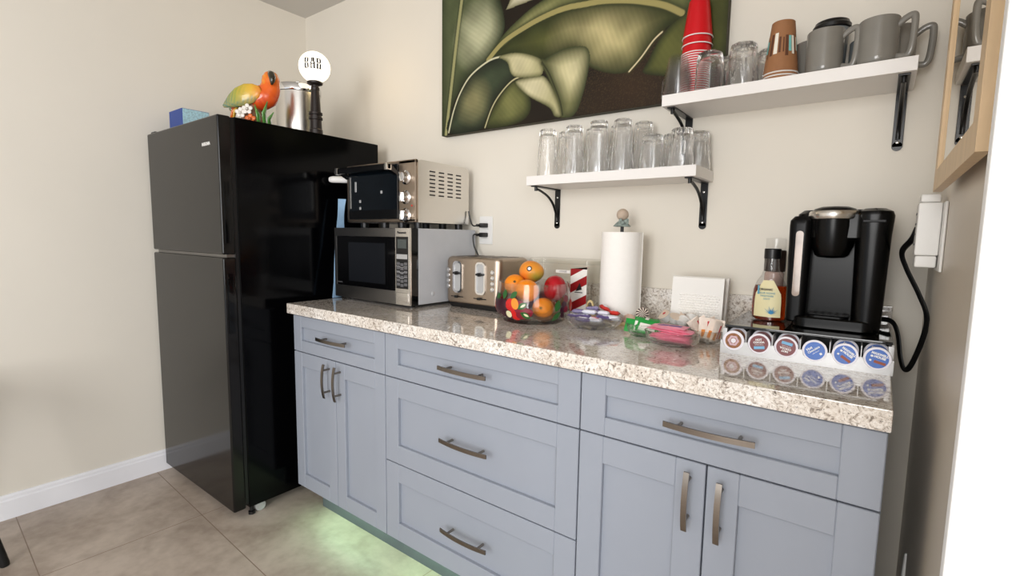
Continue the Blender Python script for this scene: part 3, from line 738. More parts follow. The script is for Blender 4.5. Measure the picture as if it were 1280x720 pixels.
bars = [  # dx, dy, dz, rz, tilt, l, w, kind, label
 (-.052, -.030, .040, .95, .15, .062, .024, 'p', 'purple wrapped candy bar standing on the left front rim of the ribbed bowl'),
 (-.010, -.052, .037, -.12, .12, .066, .024, 'p', 'purple wrapped candy bar flat along the front rim of the ribbed bowl'),
 (.028, -.042, .040, .2, .15, .050, .028, 'r', 'white candy bar with red print at the front of the ribbed bowl'),
 (.050, -.020, .046, .75, .2, .064, .022, 'p', 'dark purple candy bar slanting at the right of the ribbed bowl'),
 (.072, -.004, .045, .5, .3, .050, .022, 'w', 'purple and white candy bar at the far right rim of the ribbed bowl'),
 (-.012, -.006, .056, .0, .0, .056, .021, 'w', 'plain white candy bar lying on top in the centre of the ribbed bowl'),
 (.034, .004, .056, .05, .0, .042, .021, 'w', 'shorter plain white candy bar on top, right of centre in the ribbed bowl'),
 (-.060, .016, .050, .5, .1, .060, .022, 'l', 'lilac candy bar along the left back rim of the ribbed bowl'),
 (.006, .030, .052, .15, -.1, .066, .022, 'l', 'lilac candy bar behind the white bars in the ribbed bowl'),
 (-.026, .044, .060, .2, -.5, .050, .022, 'l', 'lilac candy bar leaning up at the back left of the ribbed bowl'),
 (.016, .048, .066, -.6, -.3, .052, .020, 'R', 'red wrapped candy bar leaning at the back of the ribbed bowl'),
 (.056, .030, .056, -.1, -.1, .050, .018, 'R', 'small red wrapped candy bar at the right back of the ribbed bowl'),
 (-.030, -.012, .040, .3, 0, .060, .022, 'p', 'purple candy bar half buried under the white bar in the ribbed bowl'),
 (.018, -.014, .036, -.4, 0, .060, .022, 'l', 'lilac candy bar buried in the middle of the ribbed bowl'),
]
KM = {'p': (purple_w, white_w), 'l': (lilac_w, purple_w), 'w': (white_w, None), 'r': (white_w, red_pr), 'R': (red_w, white_w)}
for i, (dx, dy, dz, rz, tl, l, wd, kd, lb) in enumerate(bars):
    wrap_bar('candy_bar', lb, (CX+dx, CY+dy, CT+dz-.006), (tl*math.cos(rz), tl*math.sin(rz), rz), l*.88, wd*.92, .0135, KM[kd][0], KM[kd][1], G, seed=i)
for dx, dy in ((-.03, .0), (.03, .012), (0, -.02)): pass

# ---------------------------------------------------------------- paper towels on a shell stand
TX, TY = 2.117, -.118
t = thing('paper_towel_holder', 'black rod paper towel stand with a ball finial and seashells at its base', 'paper towel holder', (TX, TY, CT))
MB().lathe([(.082, 0), (.084, .004), (.080, .012), (.02, .015)], 40).build('base', shell_y, t)
MB().cyl((0, 0, .012), (0, 0, .338), .006, 14).build('rod', black_pl, t)
b = MB(); b.ball((0, 0, .373), .0205, 24, 16); b.build('ball_finial', stone_ball, t)
b = MB(); b.lathe([(.001, .352), (.014, .350), (.028, .334), (.025, .332), (.008, .334)], 18, mod=lambda a, z, k: 1+.14*math.cos(5*a+k))
for k in range(9): b.ball((.010+.016*math.cos(k*.8)*.8, -.012+.010*math.sin(k*.8), .346+.004*(k % 3)), (.006, .004, .006), 8, 6)
b.build('finial_coral', coral_m, t)
b = MB(); b.ball((.062, -.052, .020), (.024, .014, .02), 18, 12, warp=lambda p: p*(1+.05*math.cos(14*math.atan2(p.z, p.x)))); b.build('scallop_shell', shell_m, t)
b = MB(); n = 24; cz = .043; ctr = Vector((.098, -.030, cz)); Tq = Matrix.Translation(ctr) @ Vector((.35, -.9, .2)).normalized().to_track_quat('Z', 'Y').to_matrix().to_4x4()
for j in range(n):
    a0 = 2*PI*j/n; a1 = 2*PI*(j+1)/n; vs = []
    for q in range(6):
        r = .021*q/5; sw = .35*q/5; h = .008*(1-(q/5)**2)
        vs += [(r*math.cos(a0+sw), r*math.sin(a0+sw), h), (r*math.cos(a1+sw), r*math.sin(a1+sw), h)]
    b.add(vs, [(2*q, 2*q+1, 2*q+3, 2*q+2) for q in range(5)], j % 2, Tq)
b.lathe([(.021, 0), (.012, -.010), (.0, -.012)], 20, T=Tq)
b.tube([(.098, -.026, .023), (.098, -.02, .0)], .006, 8, mi=0)
lab(b.build('spiral_shell', [mat('shell_white', (226, 214, 200), .5), mat('shell_brown', (54, 32, 36), .5)], t, flat=True), 'brown and white swirled shell')
b = MB(); rings = []
for i in range(20):
    q = 2*PI*i/20; c_ = Vector((-.098+.0, -.028, .045)); rad = Vector((.012*math.cos(q), 0, .022*math.sin(q)))
    rings.append([tuple(c_+rad*(1+.22*math.cos(2*PI*j/8))+Vector((0, .006*math.sin(2*PI*j/8), 0))) for j in range(8)])
b.ring(rings, close=True); b.cyl((-.098, -.026, .024), (-.07, -.02, .004), .006, 8); b.build('ring_shell', shell_y, t)
t = thing('paper_towel_roll', 'white paper towel roll standing upright on the shell stand', 'paper towel roll', (TX, TY, CT+.0152))
r0, r1, hh = .020, .0685, .298
MB().lathe([(r0, 0), (r1-.001, 0), (r1, .001), (r1, hh-.001), (r1-.001, hh), (r0, hh)], 64, close=True).build('paper', paper_m, t)
MB().lathe([(r0-.001, 0), (r0-.001, hh), (r0-.003, hh), (r0-.003, 0)], 32, close=True).build('core', card_m, t)
b = MB(); a0 = math.atan2(.5, .86); ring0 = []
for z in (0, hh):
    ring0.append([(r1*math.cos(a0+.5-.5*i/8)*(1)+.0006, r1*math.sin(a0+.5-.5*i/8), z) for i in range(9)]+[(r1*math.cos(a0)+.018*f, r1*math.sin(a0)-.034*f, z) for f in (.5, 1.)]+[(r1*math.cos(a0)+.0166, r1*math.sin(a0)-.0345, z), (r1*math.cos(a0)-.002, r1*math.sin(a0)-.002, z)])
b.ring(ring0); b.build('loose_sheet', paper_m, t)

# ---------------------------------------------------------------- four-lobed condiment dish
DX, DY = 2.362, -.285
lobes = [(.030, -.092, .078, .040, -.02), (-.088, -.006, .048, .056, .1), (-.012, .082, .066, .046, 0.0), (.094, .018, .046, .054, .25)]
t = thing('condiment_dish', 'clear glass four-section dish holding sweetener, creamer and sugar packets', 'dish', (DX, DY, CT))
for k, (ox, oy, ra, rb, rot) in enumerate(lobes):
    b = MB(); prof = [(.52, 0), (.75, .002), (.92, .016), (1., .036), (.985, .038), (.955, .0365), (.88, .018), (.70, .0055), (0, .005)]
    rings = []
    for q, z in prof:
        rings.append([(ox+q*(ra*math.cos(a)*math.cos(rot)-rb*math.sin(a)*math.sin(rot)), oy+q*(ra*math.cos(a)*math.sin(rot)+rb*math.sin(a)*math.cos(rot)), z) for a in [2*PI*j/40 for j in range(40)]])
    b.ring(rings); b.build('dish_section', bowl_glass, t, angle=60)
MB().box(-.018, .018, -.02, .02, 0, .030, .008).build('dish_centre', bowl_glass, t)
def flat_packet(name, label, cat, loc, rot, l, wd, th, m_, group, prints=(), seed=0):
    t = thing(name, label, cat, loc, 0, group); t.rotation_euler = rot
    packet(l, wd, th, .1, 8, 5, seed).build('paper', m_, t, angle=80)
    for (x0, x1, y0, y1, pm) in prints:
        for s in (1, -1):
            z = sorted((s*th*.36, s*th*.53))
            MB().box(x0*l, x1*l, y0*wd, y1*wd, z[0], z[1]).build('print', pm, t)
    return t
ords = ['topmost', 'second', 'third', 'fourth', 'fifth', 'sixth', 'seventh', 'eighth', 'ninth']
for k in range(8):
    z = CT+.0145+.0052*k
    pr = ((-.3, .35, -.2, .12, mat('navy_print', (90, 74, 140), .5)),) if k == 7 else ()
    flat_packet('sweetener_packet', ('pink sweetener packet with blue lettering, topmost of the pink pile in the glass dish' if k == 7 else 'pink sweetener packet, %s from the top of the pink pile in the dish' % ords[7-k]), 'sweetener packet',
        (DX+.030+.004*math.sin(k*2.1)+(-.012 if k % 2 else .008), DY-.090+.003*math.cos(k*1.7), z), (.06*math.sin(k), .10*math.sin(k*1.3+.4), .03+.16*math.sin(k*2.3)), .092+.008*(k > 4), .046, .0072, pink_pk, 'pink sweetener packets in the glass dish', pr, k)
for k, (dx, dy, dz, rx, rz, lb) in enumerate(((-.104, -.012, .026, 1.15, .15, 'green packet leaning at the far left of the glass dish'), (-.082, .012, .040, .35, .1, 'green packet lying on top at the back of the left dish section'),
        (-.066, -.020, .030, 1.0, -.1, 'green packet with a large white panel facing the room in the dish'), (-.090, .028, .030, .9, .3, 'green packet standing at the back of the left dish section'))):
    flat_packet('sweetener_packet', lb, 'sweetener packet', (DX+dx, DY+dy, CT+dz), (rx, .08, rz), .072, .042, .0065, green_pk, 'green sweetener packets in the glass dish', ((-.36, .36, -.38, .18, white_pk),) if k == 2 else ((-.1, .05, -.4, .4, white_pk),), k)
for k, (dx, dy, dz, tx, ty, lb) in enumerate(((-.048, .080, .033, .5, -.5, 'white creamer cup with a raised foil corner, leftmost in the dish'), (-.014, .066, .032, .5, .1, 'white creamer cup upside down at the front of the creamer section'),
        (.002, .096, .036, -.2, .1, 'white creamer cup at the back of the creamer section'), (.028, .084, .034, .3, .7, 'white creamer cup with its foil lid tilted up, rightmost in the dish'), (.012, .058, .027, 1.1, .2, 'white creamer cup on its side showing a red mark'))):
    t = thing('creamer_cup', lb, 'creamer', (DX+dx, DY+dy, CT+dz+.016), 0, 'creamer cups in the glass dish'); t.rotation_euler = (tx, ty, .7*k)
    MB().lathe([(.011, -.012), (.013, -.011), (.0165, .009), (.019, .0095), (.019, .0105), (.001, .0105)], 24).build('cup', white_pl, t)
    f = MB(); f.lathe([(.0195, .0107), (.0195, .0112), (.0, .0113)], 20)
    if k in (0, 3, 4): f.prism([(-.016, .010), (.016, .010), (.0, .031)], .0107, .0112, 'z'); f.box(-.004, .005, .002, .012, .0112, .0116, mi=1)
    f.build('foil_lid', [mat('foil_cream', (226, 208, 190), .35, .1), red_pr], t)
for k in range(8):
    a = -1.1+k*.36; nm = ('far left', 'left', 'left of centre', 'centre front', 'centre back', 'right of centre', 'right', 'far right')[k]
    flat_packet('sugar_packet', 'red-printed sugar packet, %s in the fanned bunch by the pod drawer' % nm, 'sugar packet',
        (DX+.094+.030*math.sin(a), DY+.014+.020*(-1)**k*.6, CT+.036+.007*math.cos(a*1.2)), (1.25+.2*(-1)**k, 1.35+.5*math.sin(a)+.25*math.sin(k*2.7), .25+.55*math.sin(k*1.9)), .060, .036, .0062, sugar_pk, 'sugar packets in the glass dish',
        ((.05, .4, -.3, -.02, orange_pr), (-.35, .3, .12, .26, red_pr)) if k % 2 else ((-.3, .3, -.18, .0, red_pr), (.1, .42, .1, .36, orange_pr)), k)

# ---------------------------------------------------------------- napkins
def napkin(label, y, th, w0, x0, h, tilt, emb):
    t = thing('paper_napkins', label, 'napkins', (x0, y, CT), 0, None); t.rotation_euler = (tilt, 0, .03)
    n = 40; rings = []
    b = MB()
    prof = [(-th/2, 0), (-th/2, h-.012), (-th*.36, h-.004), (0, h), (th*.36, h-.004), (th/2, h-.012), (th/2, 0)]
    b.ring([[(xx, py, pz) for py, pz in prof] for xx in (0, .004, w0-.004, w0)]); b.build('folded_sheets', napkin_m, t, angle=40)
    if emb:
        e = MB(); nx, nz = 13, 15
        for i in range(nx):
            for j in range(nz):
                xx = .028+i*(w0-.036)/nx+(.004 if j % 2 else 0); zz = .010+j*.0078
                e.ball((xx, -th/2, zz), (.0046, .0026, .0030), 8, 6)
        e.build('embossing', napkin_m, t)
    return t
napkin('front folded white napkin wad with an embossed dimple pattern beside the syrup', -.155, .020, .155, 2.312, .178, -.10, True)
napkin('plain white napkin wad slanting behind the embossed napkins', -.105, .022, .165, 2.300, .176, -.2, False)

# ---------------------------------------------------------------- coffee pod drawer
t = thing('pod_drawer', 'silver coffee pod drawer with six slots under the black coffee maker', 'pod drawer', (2.519, -.371, CT), .02)
w, dd, zt = .36, .345, .071
def TF(x, y, z): return (x, y, z)
b = MB(); b.box(.004, w-.004, .026, dd, zt-.007, zt, .0015); b.build('glass_top', smoke, t)
for xa in (0, w-.012):
    b = MB(); b.box(xa if xa == 0 else w-.006, .006 if xa == 0 else w, .022, dd, 0, zt-.0065, .001); b.box(xa, xa+.012, .014, .026, .028, zt-.008, .002); b.build('side_panel', silver_pl, t)
MB().box(.006, w-.006, .13, .136, 0.004, zt-.007).build('inner_back', black_pl, t)
MB().box(.004, w-.004, .004, dd-.002, 0, .004).build('tray_floor', black_pl, t)
PW = w/6; tr = MB(); poly = [(0, 0)]
poly = []; zf = .034
poly.append((0, 0)); poly.append((w, 0)); poly.append((w, zf))
for i in range(5, -1, -1):
    cx = PW*(i+.5); r = .0255; cz = .035
    a1 = math.asin(max(-1, (zf-cz)/r))
    for k in range(15):
        a = a1-(PI+2*a1)*k/14
        poly.append((cx+r*math.cos(a), cz+r*math.sin(a)))
poly.append((0, zf))
tr = MB()
# front wall as vertical strips so the scalloped top stays clean
nst = 180; prev = None
def top_at(x):
    i = min(5, int(x/PW)); cx = PW*(i+.5); d = abs(x-cx)
    return zf if d >= .0254 else min(zf, .035-math.sqrt(.0255**2-d*d))
ra = [[(x, 0, 0), (x, .004, 0), (x, .004, top_at(x)), (x, 0, top_at(x))] for x in [w*k/nst for k in range(nst+1)]]
tr.ring(ra); front = tr.build('tray_front', silver_pl, t, angle=25)
for i in range(1, 6): MB().box(PW*i-.0012, PW*i+.0012, .002, .12, .004, zt-.011 if False else .060, .0006, seg=1).build('divider', silver_pl, t)
tag_pods = ['donut', 'choc', 'choc', 'blue', 'house', 'house']
ordn = ['leftmost', 'second', 'third', 'fourth', 'fifth', 'rightmost']
def pod(kind, label, loc, roll):
    p = thing('coffee_pod', label, 'coffee pod', loc, 0, 'coffee pods in the drawer'); p.rotation_euler = (PI/2-.16, 0, .02)
    MB().lathe([(.015, -.043), (.0185, -.040), (.021, -.012), (.0225, -.002), (.0258, -.0015), (.0262, 0), (.0258, .001), (.001, .001)], 36).build('cup', pod_white, p)
    l = MB(); base = {'donut': pod_white, 'choc': pod_maroon, 'blue': pod_blue, 'house': pod_blue}[kind]
    l.lathe([(.0212, .0010), (.0212, .0013), (0, .0013)], 36)
    l = l.build('foil_lid', base, p)
    R = Matrix.Rotation(roll, 4, 'Z')
    def pr(nm, fn, m_): q = MB(); fn(q); q.v = [tuple(R @ Vector(v)) for v in q.v]; q.build(nm, m_, l)
    if kind == 'donut':
        MB().lathe([(.0195, .0013), (.0195, .0016), (.0062, .0016), (.0062, .0013)], 36, close=True).build('donut_print', pod_brown, l)
        MB().lathe([(.0128, .0016), (.0128, .0018), (.0078, .0018), (.0078, .0016)], 24, close=True, mod=lambda a, z, k: 1+.08*math.cos(6*a)).build('icing_print', pod_pink, l)
    elif kind == 'choc':
        pr('band_print', lambda q: q.box(-.012, .012, -.013, -.006, .0012, .0016, .0), light_blue)
        pr('cup_lettering', lambda q: (q.text('HOT', .0068, Matrix.Translation((0, .010, .0014)), ext=.0002, bold=.0003), q.text('COCOA', .0068, Matrix.Translation((0, .0035, .0014)), ext=.0002, bold=.0003), q.text('rich & creamy', .0036, Matrix.Translation((0, -.002, .0014)), ext=.0002)), text_white)
    elif kind == 'blue':
        pr('cup_lettering', lambda q: (q.text('Hot', .0085, Matrix.Translation((-.006, .010, .0014)), ext=.0002, bold=.0003), q.text('Chocolate', .0068, Matrix.Translation((0, .003, .0014)), ext=.0002, bold=.0002), q.text('milk flavor', .004, Matrix.Translation((0, -.004, .0014)), ext=.0002), q.box(.004, .009, -.015, -.010, .0012, .0016)), text_white)
    else:
        pr('band_print', lambda q: q.box(-.004, .018, -.010, -.004, .0012, .0016), rust)
        pr('cup_lettering', lambda q: (q.text('MAXWELL', .0068, Matrix.Translation((.002, .0105, .0014)), ext=.0002, bold=.0004), q.text('HOUSE', .0068, Matrix.Translation((.004, .004, .0014)), ext=.0002, bold=.0004), q.ball((-.011, .003, .0014), (.003, .0025, .0003), 10, 6), q.box(-.013, -.009, -.009, -.005, .0012, .0016)), text_white)
    return p
rolls = [0, .15, PI-.2, .7, -.6, -.25]
Rt = Matrix.Rotation(.02, 3, 'Z')
desc = {'donut': 'coffee pod with a donut picture', 'choc': 'maroon coffee pod with a pale blue band', 'blue': 'plain blue coffee pod', 'house': 'blue coffee pod with a rust band'}
for i, kd in enumerate(tag_pods):
    for row in (0, 1):
        if kd == 'blue' and row: continue
        lc = Vector((2.519, -.371, CT))+Rt @ Vector((PW*(i+.5), .006+row*.0475, .0335+row*.003))
        pod(kd, '%s, %s, %s drawer slot' % (desc[kd], 'front row' if not row else 'second row', ordn[i]), lc, rolls[i])

# ---------------------------------------------------------------- syrup and jar
DT = CT+.071
t = thing('syrup_bottle', 'amber syrup bottle with a cream label and black cap, beside the coffee maker', 'bottle', (2.598, -.185, DT), -.05)
def bot(b, prof, fy, mi=0, n=40):
    b.ring([[(r*math.cos(2*PI*j/n), r*fy(r)*math.sin(2*PI*j/n), z) for j in range(n)] for r, z in prof], mi); return b
fy = lambda r: .62+.38*max(0, min(1, (.045-r)/.025))
outer = [(.036, 0), (.042, .003), (.0445, .012), (.0455, .05), (.0435, .085), (.036, .108), (.025, .126), (.019, .145), (.0175, .165), (.0175, .176)]
inn = [(r-.0016, max(z, .003)) for r, z in reversed(outer)]
bot(MB(), outer+inn, fy).build('glass_body', thin_glass, t, angle=60)
bot(MB(), [(.034, .0025), (.0405, .006), (.043, .013), (.044, .05), (.042, .085), (.0385, .098), (.001, .0985)], fy).build('syrup', syrup_m, t, angle=60)
MB().lathe([(.0205, .172), (.021, .174), (.021, .198), (.0195, .200), (.001, .2005)], 30, mod=lambda a, z, k: 1+.01*math.cos(30*a)).build('cap', black_pl, t)
lb = MB(); n = 14
def lr(z): return .0455 if z < .055 else .0455-(z-.055)*.10
rows = []
for j in range(12):
    z = .012+j*.0092; half = 1.0 if z < .075 else 1.0-(z-.075)*16
    ring = []
    for i in range(n+1):
        a = -PI/2+half*(i/n*2-1)*.80; r = lr(z)+.0012
        ring.append((r*math.cos(a), r*.64*math.sin(a)-.0012, z))
    rows.append(ring)
vs = [p for r in rows for p in r]
lb.add(vs, [(j*(n+1)+i, j*(n+1)+i+1, (j+1)*(n+1)+i+1, (j+1)*(n+1)+i) for j in range(11) for i in range(n)])
lb = lb.build('label', label_m, t, angle=80); yf = -.0325
MB().text('ORGANIC', .0075, FY(-.004, yf, .088), ext=.0003, bold=.0002).build('label_heading', text_dark, lb)
b = MB(); b.text('BLUE AGAVE', .0072, FY(-.001, yf, .078), ext=.0003); b.text('SWEETENER', .0062, FY(-.001, yf, .070), ext=.0003); b.text('LIGHT', .0062, FY(-.001, yf, .062), ext=.0003); b.box(-.026, -.0215, yf+.0035, yf+.005, .074, .098); b.build('label_lettering', text_blue, lb)
b = MB()
for k in range(9):
    a = -1.15+k*.29; ln = .022 if k % 2 else .017
    b.prism([(.012-.0022, .021), (.012+.0022, .021), (.012+ln*math.sin(a), .021+ln*math.cos(a))], yf-.0002-.0001*k, yf+.0006, 'y')
b.build('agave_picture', mat('agave_blue', (46, 130, 178), .5), lb)
t = thing('glass_jar', 'jar with a dark collar and clear lid half hidden behind the syrup bottle', 'jar', (2.590, -.085, DT))
MB().lathe([(.024, 0), (.026, .003), (.026, .125), (.022, .132)], 30).build('jar_body', mat('pale_pink_jar', (196, 168, 156), .25, 0, .1, 60, coat=.3), t)
MB().lathe([(.0275, .132), (.0285, .134), (.0285, .190), (.027, .194)], 30).build('dark_collar', mat('dark_coffee', (52, 40, 34), .3, 0, .3, 60), t)
MB().lathe([(.0275, .194), (.0275, .226), (.026, .230), (.0, .2305), (0, .2285), (.0255, .2275), (.0262, .194)], 30).build('clear_lid', clear_cup, t)

# ---------------------------------------------------------------- coffee maker
t = thing('coffee_maker', 'black single-serve pod coffee maker standing on the pod drawer', 'coffee maker', (2.755, -.155, DT))
yb, yf = .115, -.11
cm = mat('coffee_maker_black', (3, 3, 3), .26, 0, .1, spec=.22); cm2 = mat('coffee_maker_satin', (4, 4, 5), .34, 0, .1, spec=.2)
rrbody(MB(), -.098, .094, -.035, yb, .03, [(0, .004), (.004, 0), (.27, -.008), (.294, -.006), (.304, .006)]).build('rear_housing', cm, t)
rrbody(MB(), -.094, .092, yf, yb-.01, .035, [(0, .004), (.004, 0), (.026, 0), (.030, .004)]).build('base', cm, t)
b = MB(); rrbody(b, -.060, .030, yf+.008, -.03, .02, [(.028, 0), (.034, 0), (.036, .003)]); dt = b.build('drip_tray', cm2, t)
for k in range(5): MB().box(-.048+k*.016, -.041+k*.016, yf+.025, -.04, .0355, .037).build('tray_slot', text_dark, dt)
b = MB(); rrbody(b, .034, .096, yf+.004, .03, .028, [(.004, .002), (.02, .0), (.24, -.005), (.285, -.008), (.296, -.004), (.303, .010)]); sd = b.build('side_housing', cm, t)
b = MB(); rrbody(b, -.070, .060, yf+.004, .03, .03, [(.225, .006), (.232, .0), (.288, 0), (.297, .006)]); b.build('brew_head', cm, t)
b = MB(); b.lathe([(.001, .180), (.028, .182), (.036, .187), (.046, .212), (.0485, .262), (.048, .282)], 40, (-.018, -.072, 0)); b.build('pod_holder', cm, t)
b = MB(); b.tube([(-.018-.052*math.cos(q), -.066-.062*math.sin(q)+.008*0, .288) for q in [PI*k/20 for k in range(21)]], .0045, 10, ry=.0105, up=(0, 0, 1)); b.build('silver_handle', steel, t)
b = MB(); b.lathe([(.0505, .286), (.051, .296), (.044, .304), (.03, .309), (.001, .311)], 40, (-.018, -.066, 0)); b.build('lid', cm, t)
for k in range(4): MB().ball((.066+.004*(k % 2), -.075+k*.022, .3025), (.0026, .0026, .0022), 8, 6).build('control_button', silver_pl, sd)
b = MB(); rrbody(b, -.112, -.062, yf+.012, .085, .018, [(.012, .005), (.016, 0.002), (.262, -.002), (.275, -.001), (.286, .008)]); wt = b.build('water_tank', cm2, t)
b = MB(); b.prism(rr(-.0955, -.0785, .080, .248, .008), yf+.006, yf+.0125, 'y'); b.build('water_window', mat('water_window', (150, 128, 110), .12, 0, .2, 20, coat=.4), wt)
MB().box(.042, .088, yf-.0035, yf+.01, .268, .276, .002).build('front_badge', cm2, sd)
def smooth(pts, n=8):
    P = []
    for i in range(len(pts)-1):
        for k in range(n):
            f = k/n; p0 = Vector(pts[max(0, i-1)]); p1 = Vector(pts[i]); p2 = Vector(pts[i+1]); p3 = Vector(pts[min(len(pts)-1, i+2)])
            P.append(.5*((2*p1)+(p2-p0)*f+(2*p0-5*p1+4*p2-p3)*f*f+(3*p1-p0-3*p2+p3)*f**3))
    P.append(Vector(pts[-1])); return P
cord = [(2.835, -.06, 1.000), (2.872, -.10, 1.003), (2.888, -.12, .975), (2.898, -.13, .915), (2.908, -.14, .888), (2.920, -.15, .905), (2.935, -.18, .98), (2.936, -.20, 1.035), (2.918, -.20, 1.085), (2.890, -.20, 1.145), (2.878, -.21, 1.185), (2.892, -.27, 1.215), (2.899, -.29, 1.24)]
b = MB(); b.tube(smooth(cord), .0065, 8, ry=.0034, up=(1, 0, 0)); tag(b.build('power_cord', black_pl), 'thick black coffee maker cord looping down to the right wall adapter', 'cord')

# timer/adapter on the right wall
t = thing('wall_adapter', 'white boxy plug-in adapter on a wall plate on the right wall', 'adapter', (WX, -.30, 1.232))
MB().box(-.006, -.0005, -.065, .045, -.085, .062, .002).build('wall_plate', white_pl, t)
MB().box(-.047, -.0062, -.03, .03, -.052, .062, .004).build('adapter_body', white_pl, t)
MB().box(-.044, -.010, -.026, .026, .062, .080, .004).build('top_cap', white_pl, t)
MB().box(-.045, -.008, -.028, .028, -.078, -.052, .004).build('lower_cap', white_pl, t)
for k in range(4): MB().box(-.0478, -.0465, -.02, .02, -.03+k*.022, -.026+k*.022).build('side_slot', grey_btn, t)

# ---------------------------------------------------------------- mirror
t = thing('wall_mirror', 'light oak framed mirror hanging on the right wall above the adapter', 'mirror', (2.925, -.69, 1.308))
my0, my1, mz = -.27, .273, .95
b = MB(); fw = .04; th = -.014
b.box(th, 0, my0, my0+fw, 0, mz, .001); b.box(th, 0, my1-fw, my1, 0, mz, .001); b.box(th, 0, my0+fw, my1-fw, 0, fw, .001); b.box(th, 0, my0+fw, my1-fw, mz-fw, mz, .001)
b.build('frame', oak, t)
MB().box(-.0095, -.002, my0+fw-.004, my1-fw+.004, fw-.004, mz-fw+.004).build('mirror_glass', mirror_m, t)
for yy in (my0+.06, my1-.06): MB().box(0, .0165, yy-.01, yy+.01, .30, .33).build('wall_hook', steel_d, t)

# ---------------------------------------------------------------- shelves
def bracket(t, x, dpt):
    """black angle bracket with a curved brace under a shelf (shelf underside at z = 0 of the thing)"""
    b = MB(); hh = .155
    b.box(x-.012, x+.012, -.004, 0, -hh+.010, 0, .001); b.cyl((x, -.004, -hh+.012), (x, 0, -hh+.012), .012, 20)
    b.box(x-.012, x+.012, -dpt+.015, 0, -.004, 0, .001)
    P = [(x, -dpt+.035, -.012), (x, -dpt+.045, -.012), (x, -dpt*.62, -.018), (x, -dpt*.38, -.034), (x, -dpt*.18, -.062), (x, -.010, -.10), (x, -.0065, -.125)]
    b.tube(smooth(P, 5), .0052, 10, ry=.0045); b.cyl((x, -dpt+.032, -.018), (x, -dpt+.032, -.002), .006, 12)
    b = b.build('bracket', black_met, t)
    for z in (-.032, -hh+.022): MB().ball((x, -.0045, z), (.0042, .002, .0042), 12, 8).build('screw', chrome, b)
def shelf_(label, x0, x1, ztop, dpt, bx):
    t = thing('wall_shelf', label, 'shelf', ((x0+x1)/2, 0, ztop-.0335))
    MB().box(-(x1-x0)/2, (x1-x0)/2, -dpt, 0, 0, .0335, .0012).build('board', white_shelf, t)
    for x in bx: bracket(t, x-(x0+x1)/2, dpt)
SL, SU = 1.4295, 1.6425
shelf_('lower white wall shelf on black brackets holding clear tumblers', 1.760, 2.378, SL, .191, (1.783, 2.352))
shelf_('upper white wall shelf on black brackets holding cups and grey mugs', 2.266, 2.874, SU, .198, (2.29, 2.851))

def tumbler(name, label, loc, r_rim, r_base, h, group, flutes=10, depth=.07, plain=False):
    """tumbler standing rim down, thick fluted base on top"""
    t = thing(name, label, 'glass', loc, 0, group)
    prof_o = []; N_ = 14
    for i in range(N_+1):
        f = i/N_; prof_o.append((r_rim+(r_base-r_rim)*f**1.15, h*f))
    prof_o[-1] = (r_base-.0035, h); prof_o.insert(-1, (r_base, h-.004))
    prof_i = [(r_base*.80, h-.018), (r_base*.86, h-.026)]
    for i in range(6, -1, -1):
        f = i/7; prof_i.append((r_rim+(r_base-r_rim)*f**1.15-.0026, h*f))
    top = [(r_base*.55, h), (r_base*.5, h-.004), (0.0005, h-.005)]
    inn = [(.0005, h-.0165)]
    def mod(a, z, k):
        if plain: return 1
        f = z/h; s = max(0, min(1, (f-.18)/.3))
        return 1-(depth*abs(math.sin(flutes*a/2)) if k <= N_+1 else depth*.55*abs(math.sin(flutes*a/2)) if k > N_+4 else 0)*s
    MB().lathe(prof_o+top+inn+prof_i, 60, mod=mod, close=True).build('glass_body', glass_m, t, angle=28)
    return t
GL = 'upturned clear tumblers on the lower shelf'
base_t = tumbler('drinking_glass', 'tall clear tumbler upside down at the left end of the lower shelf', (1.812, -.13, SL), .0385, .0305, .173, GL)
for x, y, lb in ((1.852, -.058, 'tall clear tumbler in the back row behind the leftmost glass of the lower shelf'), (1.925, -.13, 'tall clear tumbler, second in the front row of the lower shelf'),
                 (1.968, -.056, 'tall clear tumbler in the back row between second and third front glasses, lower shelf'), (2.112, -.13, 'tallest-looking clear tumbler in the middle of the lower shelf'),
                 (2.155, -.055, 'tall clear tumbler in the back row behind the middle of the lower shelf'), (2.066, -.056, 'tall clear tumbler in the back row behind the third front glass, lower shelf')):
    dup(base_t, (x, y, SL), 0, lb)
tumbler('drinking_glass', 'smooth tall clear tumbler, third in the front row of the lower shelf', (2.022, -.13, SL), .0385, .032, .178, GL, 6, .05)
sh = tumbler('drinking_glass', 'short wide clear tumbler, fifth in the front row of the lower shelf', (2.215, -.128, SL), .0415, .034, .112, GL, 8, .075)
st2 = tumbler('drinking_glass', 'short ribbed clear tumbler at the right front of the lower shelf', (2.310, -.126, SL), .040, .0325, .122, GL, 12, .075)
dup(st2, (2.257, -.052, SL), .2, 'short ribbed clear tumbler in the back row behind the short wide glass')
dup(st2, (2.338, -.046, SL), .4, 'short ribbed clear tumbler at the back right corner of the lower shelf')

